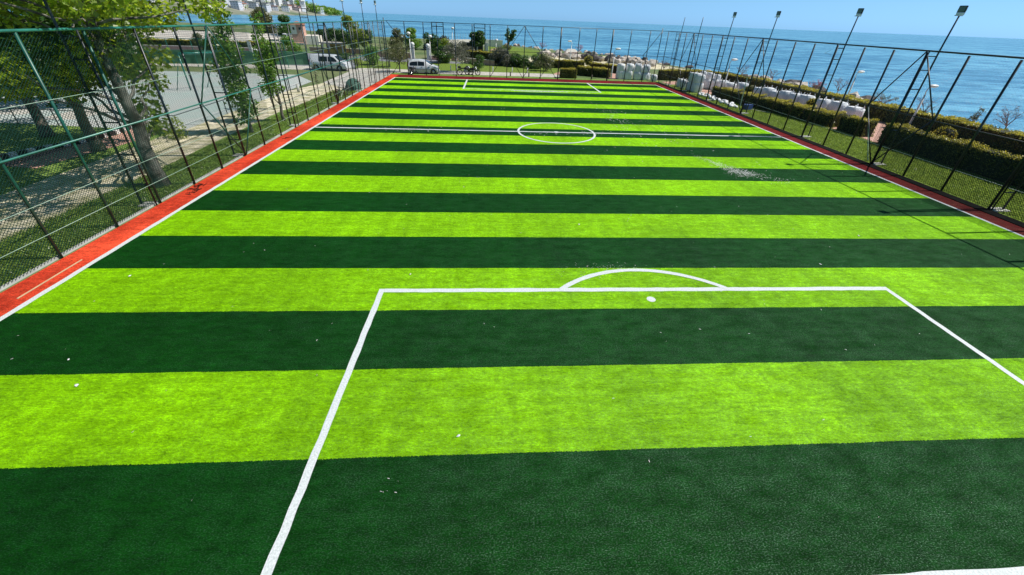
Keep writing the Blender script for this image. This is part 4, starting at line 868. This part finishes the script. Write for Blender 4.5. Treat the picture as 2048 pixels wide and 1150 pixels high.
# basketball hoop
t = thing('basketball_hoop', 'basketball backboard on a white leaning pole at the court edge', 'basketball hoop', (-26.6, 49.8, 0), -.9)
MB().tube([(0, 0, 0), (0, 0, 2.6), (0, -.5, 3.0), (0, -1.0, 3.1)], .075, 10).build('pole', M_WHITEP, t, True)
b_ = MB().bbox(-.9, .9, -1.06, -1.01, 2.75, 3.85, .015).build('backboard', M_WHITEP, t)
m = MB()
for a in ((-.9, .9, 2.75, 2.79), (-.9, .9, 3.81, 3.85), (-.9, -.86, 2.79, 3.81), (.86, .9, 2.79, 3.81), (-.3, .3, 2.92, 2.97), (-.3, .3, 3.34, 3.39), (-.3, -.25, 2.97, 3.34), (.25, .3, 2.97, 3.34)): m.box(a[0], a[1], -1.069, -1.063, a[2], a[3])
m.build('markings', M_BLACK, b_); n = 16
MB().tube([(.225*math.cos(2*math.pi*j/n), -1.32+.225*math.sin(2*math.pi*j/n), 2.95) for j in range(n+1)], .012, 5, cap=False).build('hoop', M_REDLT, t, True)
# court goal frame (green) close to stone path
def goal(label, x0, y0, x1, y1, h_, m_):
    t = thing('court_goal_frame', label, 'goal frame', ((x0+x1)/2, (y0+y1)/2, 0)); v = Vector(((x1-x0)/2, (y1-y0)/2, 0))
    for s_ in (-1, 1):
        MB().tube([v*s_, v*s_+Vector((0, 0, h_))], .06, 8).build('upright', m_, t, True); MB().tube([v*s_+Vector((0, 0, h_-.1)), v*s_*.9+Vector((-1.2, -.3, 0))], .03, 6).build('stay', m_, t, True)
    MB().tube([-v+Vector((0, 0, h_)), v+Vector((0, 0, h_))], .10, 8).build('crossbar', m_, t, True)
goal('green goal frame with thick crossbar at the near side of the court', -28.9, 40.0, -27.2, 42.2, 3.2, M_RAIL)
# court perimeter fence (low, dark) near side and green windscreen fence far side
t = thing('court_fence', 'low dark rail fence around the near corner of the court', 'fence', (-20, 27, 0)); pv = [(-36, 27.0), (-28, 26.3), (-20, 25.5), (-20.3, 36), (-20.6, 47)]
for a, b in zip(pv[:-1], pv[1:]):
    L = math.dist(a, b); n = int(L/2.6)
    for i in range(n): f = i/n; x, y = a[0]+(b[0]-a[0])*f+20, a[1]+(b[1]-a[1])*f-27; MB().tube([(x, y, 0), (x, y, 1.0)], .03, 6).build('post', M_DKGREEN, t)
    MB().tube([(a[0]+20, a[1]-27, 1.0), (b[0]+20, b[1]-27, 1.0)], .025, 6).build('rail', M_DKGREEN, t)
t = thing('court_fence', 'green cloth screened fence behind the court', 'fence', (-34, 57, 0)); n = 8
a = Vector((-13, -1.6, 0)); b = Vector((8.4, 2.4, 0)); m = MB(); m.add([a+Vector((0, 0, .4)), b+Vector((0, 0, .4)), b+Vector((0, 0, 2.0)), a+Vector((0, 0, 2.0)), a+Vector((0, .03, 2.0)), b+Vector((0, .03, 2.0)), b+Vector((0, .03, .4)), a+Vector((0, .03, .4))], [(0, 1, 2, 3), (3, 2, 5, 4), (4, 5, 6, 7)]); m.build('screen', M_SCREEN, t)
for i in range(n+1): p = a.lerp(b, i/n)-Vector((0, .06, 0)); MB().tube([p, p+Vector((0, 0, 3.4))], .04, 6).build('post', M_RAIL, t)
for z in (3.4, 2.05): MB().tube([a+Vector((0, -.06, z)), b+Vector((0, -.06, z))], .035, 6).build('rail', M_RAIL, t)
# striped kerb stones of the curved walk
g = 0; t = thing('striped_kerb', 'curved kerb with black and white painted stones by the pink walk', 'kerb', (-23.4, 22.6, 0)); kp = [(-24.9, 19.0), (-24.2, 21), (-23.5, 22.6), (-23.1, 24.5), (-23.4, 26)]
for a, b in zip(kp[:-1], kp[1:]):
    L = math.dist(a, b); n = int(L/.32); ang = math.atan2(b[1]-a[1], b[0]-a[0])
    for i in range(n):
        f = (i+.5)/n; x, y = a[0]+(b[0]-a[0])*f+23.4, a[1]+(b[1]-a[1])*f-22.6; g += 1
        MB().box(x-.15, x+.15, y-.1, y+.1, 0, .24, 0, ang, (x, y, 0)).build('kerb_stone', M_BLACK if g % 2 else M_WHITEP, t)
# terraces (long pale steps)
m = MB()
for i in range(6): m.box(-28, 28, i*2.2, i*2.2+2.2-.002*(i < 5), 0, .3+.26*i)
tr = thing('terrace_steps', 'long pale stepped terraces across the park at left', 'steps', (-72, 100, 0), .07); m.build('steps', M_CREAM, tr)
mm = MB(); mm.box(-28, 28, -.6, -.05, 0, .35); mm.build('base_band', M_CONC, tr)
for i in range(12): MB().tube([(-27+i*4.9, 12.2, 1.58), (-27+i*4.9, 12.2, 2.5)], .04, 5).build('rail_post', M_CONC, tr)
MB().tube([(-27, 12.2, 2.5), (27, 12.2, 2.5)], .035, 5).build('rail', M_CONC, tr)
block('retaining_wall', 'low pale wall below the hedge in front of the terraces', 'wall', [('wall', MB().box(-20, 16, -.2, .2, 0, .7), M_PINKW), ('coping', MB().bbox(-20, 16, -.28, .28, .703, .8, .02), M_PAVE)], (-52, 78.5, 0), .08)
# pink house and kiosk
t = thing('tower_house', 'small pink and cream house with stepped side and flat tiled roof by the bay', 'house', (-45.6, 103.6, 0), .2)
w_ = MB().box(-1.3, 1.3, -1.4, 1.4, 0, 4.2).build('wall', M_PINKW, t); MB().box(-1.303, -.1, -1.403, 1.2, 2.2, 4.203).build('cream_wall', M_CREAM, t)
m = MB(); m.add([(-1.6, -1.7, 4.21), (1.6, -1.7, 4.21), (1.6, 1.7, 4.21), (-1.6, 1.7, 4.21), (0, 0, 4.9)], [(0, 1, 4), (1, 2, 4), (2, 3, 4), (3, 0, 4), (3, 2, 1, 0)]); m.build('roof', M_ROOF, t)
for x in (-.7, .6): wn = MB().box(x-.2, x+.2, -1.44, -1.41, 3.1, 3.6).build('window', M_BLACK, t); MB().box(x-.26, x+.26, -1.46, -1.405, 3.02, 3.09).build('sill', M_WHITEP, wn)
m = MB()
for i in range(4): m.box(-3.2+i*.3, -1.31, -1.3, 1.3, i*.65, i*.65+.3)
m.build('steps', M_CREAM, t); MB().box(1.31, 4.2, -1.2, 1.2, 0, 1.9).build('annex', M_CREAM, t)
t = thing('kiosk', 'yellow open kiosk with pale flat roof behind the silver van', 'kiosk', (-30.2, 82.5, 0), -.1)
for x in (-1.9, -.6, .7, 1.9): MB().box(x-.08, x+.08, -.9, -.74, 0, 1.75).build('post', M_CREAM, t)
MB().box(-1.9, 1.9, .6, .75, 0, 1.75).build('back_wall', M_YEL, t); MB().box(-1.8, 1.8, -.9, -.8, 0, .8).build('counter', M_YEL, t); MB().bbox(-2.6, 2.3, -1.2, 1.1, 1.753, 1.98, .04).build('roof', M_PAVE, t)
for i in range(3): MB().box(-1.2+i*.9, -.7+i*.9, .3, .45, .9, 1.3).build('shelf_item', M_ORNG, t)
t = thing('parasol', 'orange beige awning dome beside the white lamp', 'parasol', (.65, 88.8, 0)); MB().tube([(0, 0, 0), (0, 0, 1.5)], .05, 6).build('pole', M_WHITEP, t)
m = MB(); n = 12; m.add([(1.2*math.cos(2*math.pi*j/n), 1.2*math.sin(2*math.pi*j/n), .95) for j in range(n)]+[(.8*math.cos(2*math.pi*j/n), .8*math.sin(2*math.pi*j/n), 1.3) for j in range(n)]+[(0, 0, 1.5)], [(j, (j+1) % n, n+(j+1) % n, n+j) for j in range(n)]+[(n+j, n+(j+1) % n, 2*n) for j in range(n)]); m.build('canopy', M_ORNG, t, True)
t = thing('signboard', 'leaning white pillar board right of the dark round tree', 'board', (-1.2, 95.8, 0)); MB().bbox(-.5, .35, -.15, .15, 0, 2.1, .05).build('panel', M_WHITEP, t); MB().box(-.6, .45, -.25, .25, -.02, .12).build('base', M_CONC, t)
t = thing('hut', 'small dark hut under the round tree', 'hut', (-4.3, 98, 0)); MB().box(-2.2, 2.2, -1, 1, 0, 1.9).build('wall', M_BLACK, t); MB().bbox(-2.4, 2.4, -1.2, 1.2, 1.903, 2.05, .03).build('roof', M_CONC, t)
t = thing('hut', 'small pink hut with pale roof before the breakwater rocks', 'hut', (17.5, 92, 0), .1); MB().box(-1.3, 1.3, -.9, .9, 0, 1.1).build('wall', M_PINKW, t); m = MB(); m.add([(-1.5, -1.1, 1.1), (1.5, -1.1, 1.1), (1.5, 1.1, 1.1), (-1.5, 1.1, 1.1), (-.8, 0, 1.7), (.8, 0, 1.7)], [(0, 1, 5, 4), (1, 2, 5), (2, 3, 4, 5), (3, 0, 4), (3, 2, 1, 0)]); m.build('roof', M_PAVE, t)
t = thing('stake', 'pale slanted stake standing outside the right fence near the white sacks', 'stake', (23.9, 36.6, 0)); MB().tube([(0, 0, 0), (-.05, .2, 3.0)], .035, 6).build('rod', M_CABLE, t); MB().tube([(-.05, .2, 3.0), (-.051, .202, 3.03)], .045, 6).build('tip', M_CABLE, t)
t = thing('stake', 'pale thin rod at the nearest brace diamond of the right fence', 'stake', (23.7, 21.9, 0)); MB().tube([(0, 0, 0), (0, 1.6, 3.0)], .022, 6).build('rod', M_CABLE, t); MB().tube([(0, 1.6, 3.0), (0, 1.602, 3.03)], .035, 6).build('tip', M_CABLE, t)
o = MB().box(-1.1, 1.1, -.05, .05, 0, .05).build('plank', M_CONC); o.location = (26.1, 36.9, .01); o.rotation_euler = (0, 0, -.9); tag(o, 'pale plank lying on the grass outside the right fence', 'plank')

# ------------------------------------------------------------------ ROCKS (breakwater)
rocks = [(x, y) for x, y in shore[3:17]]; gi = rg(400); cnt = 0
def rock(x, y, z, s, mt, lab, grp):
    bm = bmesh.new(); bmesh.ops.create_icosphere(bm, subdivisions=1, radius=1)
    for v in bm.verts: v.co *= gi.uniform(.75, 1.2)
    me = bpy.data.meshes.new('rock'); bm.to_mesh(me); bm.free(); me.materials.append(mt); o = link(bpy.data.objects.new('rock', me))
    o.location = (x, y, z); o.scale = (s*gi.uniform(.8, 1.5), s*gi.uniform(.7, 1.2), s*gi.uniform(.5, .9)); o.rotation_euler = (gi.uniform(-.5, .5), gi.uniform(-.5, .5), gi.uniform(0, 3)); tag(o, lab, 'rock', grp)
for a, b in zip(rocks[:-1], rocks[1:]):
    L = math.dist(a, b); n = int(L/1.0)
    for i in range(n):
        f = i/n; x = a[0]+(b[0]-a[0])*f; y = a[1]+(b[1]-a[1])*f
        rock(x+gi.uniform(-1.4, 1.2), y+gi.uniform(-.6, .8), gi.uniform(-.9, .1), gi.uniform(.45, 1.0), M_ROCK if gi.random() < .6 else M_ROCKD, 'boulder in the breakwater along the shore', 'breakwater boulders')
for i in range(80):
    f = gi.random()**.8; x = 11+20*f+gi.uniform(-1, 1); y = 96-17*f+gi.uniform(-3.5, 2.5); rock(x, y, gi.uniform(.1, .6), gi.uniform(.5, 1.15), M_ROCKD if x > 19 and y > 84 else M_ROCK, 'boulder in the rock heap behind the far right hedges', 'boulders of the rock heap')
for i in range(18): rock(40.5+gi.uniform(-1.5, 2), 57+gi.uniform(-5, 5), gi.uniform(.0, .6), gi.uniform(.5, 1.0), M_ROCKD if i % 3 == 0 else M_ROCK, 'boulder in the rock pile right of the third floodlight', 'boulders of the shore rock pile')

# ------------------------------------------------------------------ FAR CITY ACROSS THE BAY
m = MB(); gx, gy = 30, 26; vs = []
def hz(x, y):
    e = min(1, max(0, (-372-(y-640)*.06-x)/140)); e2 = min(1, max(0, (1215-y)/120)); e3 = min(1, max(0, (y-636)/60))
    return -2.2+34*(e**.8)*min(e2+.0, 1)*e3*(.75+.25*math.sin(x*.02)*math.cos(y*.015))+3*(e > 0)*(e3 > 0)*(e2 > 0)+30*max(0, (-x-600)/400)*e3
for j in range(gy+1):
    for i in range(gx+1): x = -365-i*30; y = 630+j*24; vs.append((x, y, hz(x, y)))
m.add(vs, [(j*(gx+1)+i, j*(gx+1)+i+1, (j+1)*(gx+1)+i+1, (j+1)*(gx+1)+i) for j in range(gy) for i in range(gx)])
struct('far_hill', m, mat('far_hill_hazed', (.10, .14, .07), (.30, .28, .24), .02, .9), True)  # hill colour paled as well to paint in distance haze
gi = rg(500); protos = []
for k in range(6):
    t = thing('apartment_block', 'haze-paled apartment block in the distant city across the bay', 'building', (0, 0, 0), 0, 'distant city blocks across the bay')
    ww, dd_, hh_ = [(4.5, 5, 17), (6, 5, 9), (4.5, 5, 21), (7, 5, 6), (5.5, 5, 13), (4.5, 5, 7)][k]
    MB().box(-ww, ww, -dd_, dd_, -6, hh_).build('wall', FAC_HAZED[k % 4], t); MB().box(-ww-.5, ww+.5, -dd_-.5, dd_+.5, hh_+.01, hh_+1.2).build('roof', M_ROOF if k in (3, 5) else M_CONC, t); protos.append(t)
spots = []; tries = 0
while len(spots) < 230 and tries < 6000:
    tries += 1; y = gi.uniform(650, 1060); x = gi.uniform(-700, -384-(y-640)*.03)
    if all((x-a)**2+(y-b)**2 > 11**2 for a, b in spots): spots.append((x, y))
for i, (x, y) in enumerate(spots):
    near = (x > -430) or y < 670; k = gi.choice((1, 3, 5, 3)) if near else gi.choice((0, 1, 2, 4, 2, 0))
    z = hz(x, y); k = i if i < 6 else k
    if protos[k].location.length < 1: o = protos[k]; o.location = (x, y, z); o.rotation_euler = (0, 0, gi.uniform(-.4, .4))
    else: dup(protos[k], (x, y, z), gi.uniform(-.4, .4))
# headland wood (reads as one mass)
g = nr(510); cc = []
for i in range(110):
    y = g.uniform(985, 1195); x = -392-(y-900)*.03-g.uniform(0, 60)*(1-(y-900)/420); cc.append((x, y, hz(x, y)+g.uniform(3, 9)+8*max(0, (1050-y)/150)))
for i in range(55):
    y = g.uniform(650, 1000); x = -380-(y-640)*.06-g.uniform(0, 330); cc.append((x, y, hz(x, y)+g.uniform(2, 6)))
o = quads('headland_wood', leaves(cc, [(9, 9, 6)]*len(cc), [60]*len(cc), 3.2, g), M_LEAF_C); stuff(o, 'distant green wood on the headland and hillside across the bay', 'wood')

# ------------------------------------------------------------------ GRASS BLADES
def blades(name, x0, x1, y0, y1, k, mt, seed, lab, sz=.09):
    g = nr(seed); p = np.stack([g.uniform(x0, x1, k), y0+(y1-y0)*g.uniform(0, 1, k)**1.3, np.zeros(k)-.012], 1); cl_ = g.normal(0, .05, (k, 1))
    a = g.uniform(0, 6.28, k); hh = (sz*g.uniform(.5, 1.5, k))[:, None]; s_ = np.stack([np.cos(a), np.sin(a), 0*a], 1)*.016
    tip = np.concatenate([g.normal(0, .035, (k, 2)), hh], 1); q = np.stack([p-s_, p+s_, p+s_*.4+tip, p-s_*.4+tip], 1)
    o = quads(name, q, mt); stuff(o, lab, 'grass')
M_BLADE = leaf_mat('grass_blade', (.20, .29, .05), (.28, .38, .06), .5)
blades('grass_blades', 23.5, 28.3, 9, 46, 70000, M_BLADE, 901, 'mown grass between the right fence and the near hedge', .07)
blades('grass_blades', -16.4, -13.7, 4, 42, 40000, M_BLADE, 902, 'short grass along the outside of the left fence', .06)
# ------------------------------------------------------------------ LITTER ON THE TURF
g = nr(600); Q = []
def sliver(cx, cy, sx, sy, k, L=.035, zz=.012):
    p = np.stack([g.normal(cx, sx, k), g.normal(cy, sy, k), g.uniform(zz-.004, zz+.008, k)], 1); a = g.uniform(0, 6.28, k); l = L*g.uniform(.5, 1.5, k)[:, None]
    t_ = np.stack([np.cos(a), np.sin(a), g.uniform(-.2, .2, k)], 1); s_ = np.stack([-np.sin(a), np.cos(a), np.zeros(k)], 1)
    Q.append(np.stack([p-t_*l-s_*l*.22, p+t_*l-s_*l*.22, p+t_*l+s_*l*.22, p-t_*l+s_*l*.22], 1))
for f in np.linspace(0, 1, 14): sliver(14.3-1.5*f+g.normal(0, .1), 19.0+3.0*f, .07+.5*(1-f)**2, .3, int(14+50*(1-f)), .028)
sliver(14.1, 19.35, .34, .28, 210, .032); sliver(13.6, 19.7, .25, .3, 90, .03); sliver(13.3, 20.9, .2, .3, 40, .03); sliver(15.2, 18.3, .5, .3, 50, .03)
sliver(3.9, 10.25, .55, .12, 60, .016); sliver(2.9, 9.8, .5, .3, 50, .012); sliver(10.5, 33, .6, 2.5, 110, .055); sliver(9.5, 27.5, 2.0, 3.0, 110, .045); sliver(13, 30, 1.5, 4, 110, .05)
sliver(5.8, 45.0, 1.8, .25, 400, .07); sliver(-1.7, 3.7, .12, .15, 6, .014); sliver(4.5, 27, 1.5, .3, 50, .04); sliver(-6, 27.3, 1.2, .3, 50, .04)
k = 240; p = np.stack([g.uniform(XL, XR, k), g.uniform(2.4, 40, k)], 1)
for i in range(k): sliver(p[i, 0], p[i, 1], .02, .02, 1, .012+.0008*p[i, 1])
stuff(quads('turf_clippings', np.concatenate(Q), M_WHITEP), 'scattered tiny white turf clippings on the pitch', 'clippings')
for i, (x, y, lab) in enumerate([(-.6, 4.55, 'white paper scrap beside the penalty area line near the picture bottom'), (-2.5, 9.85, 'white scrap above the penalty area corner'), (-8.7, 5.9, 'pale scrap on the near light stripe at the left'), (-9.5, 6.6, 'small pale scrap on the near dark stripe at the left'),
        (14.6, 12.4, 'white scrap on the dark stripe right of the penalty arc'), (3.5, 13.2, 'tiny white scrap above the penalty arc on the dark stripe'), (-1.3, 16.9, 'pale scrap in the middle of a dark stripe left of the centre'), (-10.7, 9.8, 'tiny scrap on the dark stripe near the left touchline'), (9.6, 3.0, 'white hooked scrap near the bottom right'), (11.4, 10.4, 'thin white scrap right of the penalty area corner')]):
    gg = rg(700+i); m = MB(); n = 7; m.add([(.05*gg.uniform(.5, 1.2)*math.cos(2*math.pi*j/n), .028*gg.uniform(.5, 1.2)*math.sin(2*math.pi*j/n), .012+gg.uniform(0, .015)) for j in range(n)]+[(0, 0, .035)], [(j, (j+1) % n, n) for j in range(n)])
    o = m.build('paper_scrap', M_WHITEP); o.location = (x, y, 0); o.rotation_euler = (0, 0, gg.uniform(0, 3)); tag(o, lab, 'scrap', 'white scraps on the turf')
o = MB().box(-.015, .015, -.95, .95, .01, .03).build('wooden_lath', M_LATH); o.location = (-12.77, 9.7, 0); o.rotation_euler = (0, 0, .02); tag(o, 'thin pale wooden lath lying on the red strip near the left edge', 'lath')
for i, (x, y, lab) in enumerate(((-13.1, 16.6, 'dark twig heap on the red strip below the plane tree'), (-12.95, 15.9, 'smaller dark twig on the red strip nearer than the heap'), (-13.0, 41.5, 'dark twig on the red strip beside the covered heap'), (-12.95, 24.5, 'dark twig on the red strip below the columnar trees'))):
    gg = rg(800+i); m = MB()
    for k in range(10 if i in (0, 1) else 4): a = gg.uniform(0, 6.28); q = Vector((gg.uniform(-.15, .15), gg.uniform(-.3, .3), .02)); m.tube([q, q+Vector((math.cos(a)*.22, math.sin(a)*.22, gg.uniform(.0, .06)))], .012, 4)
    o = m.build('twigs', M_SHADETWIG); o.location = (x, y, 0); tag(o, lab, 'twigs')
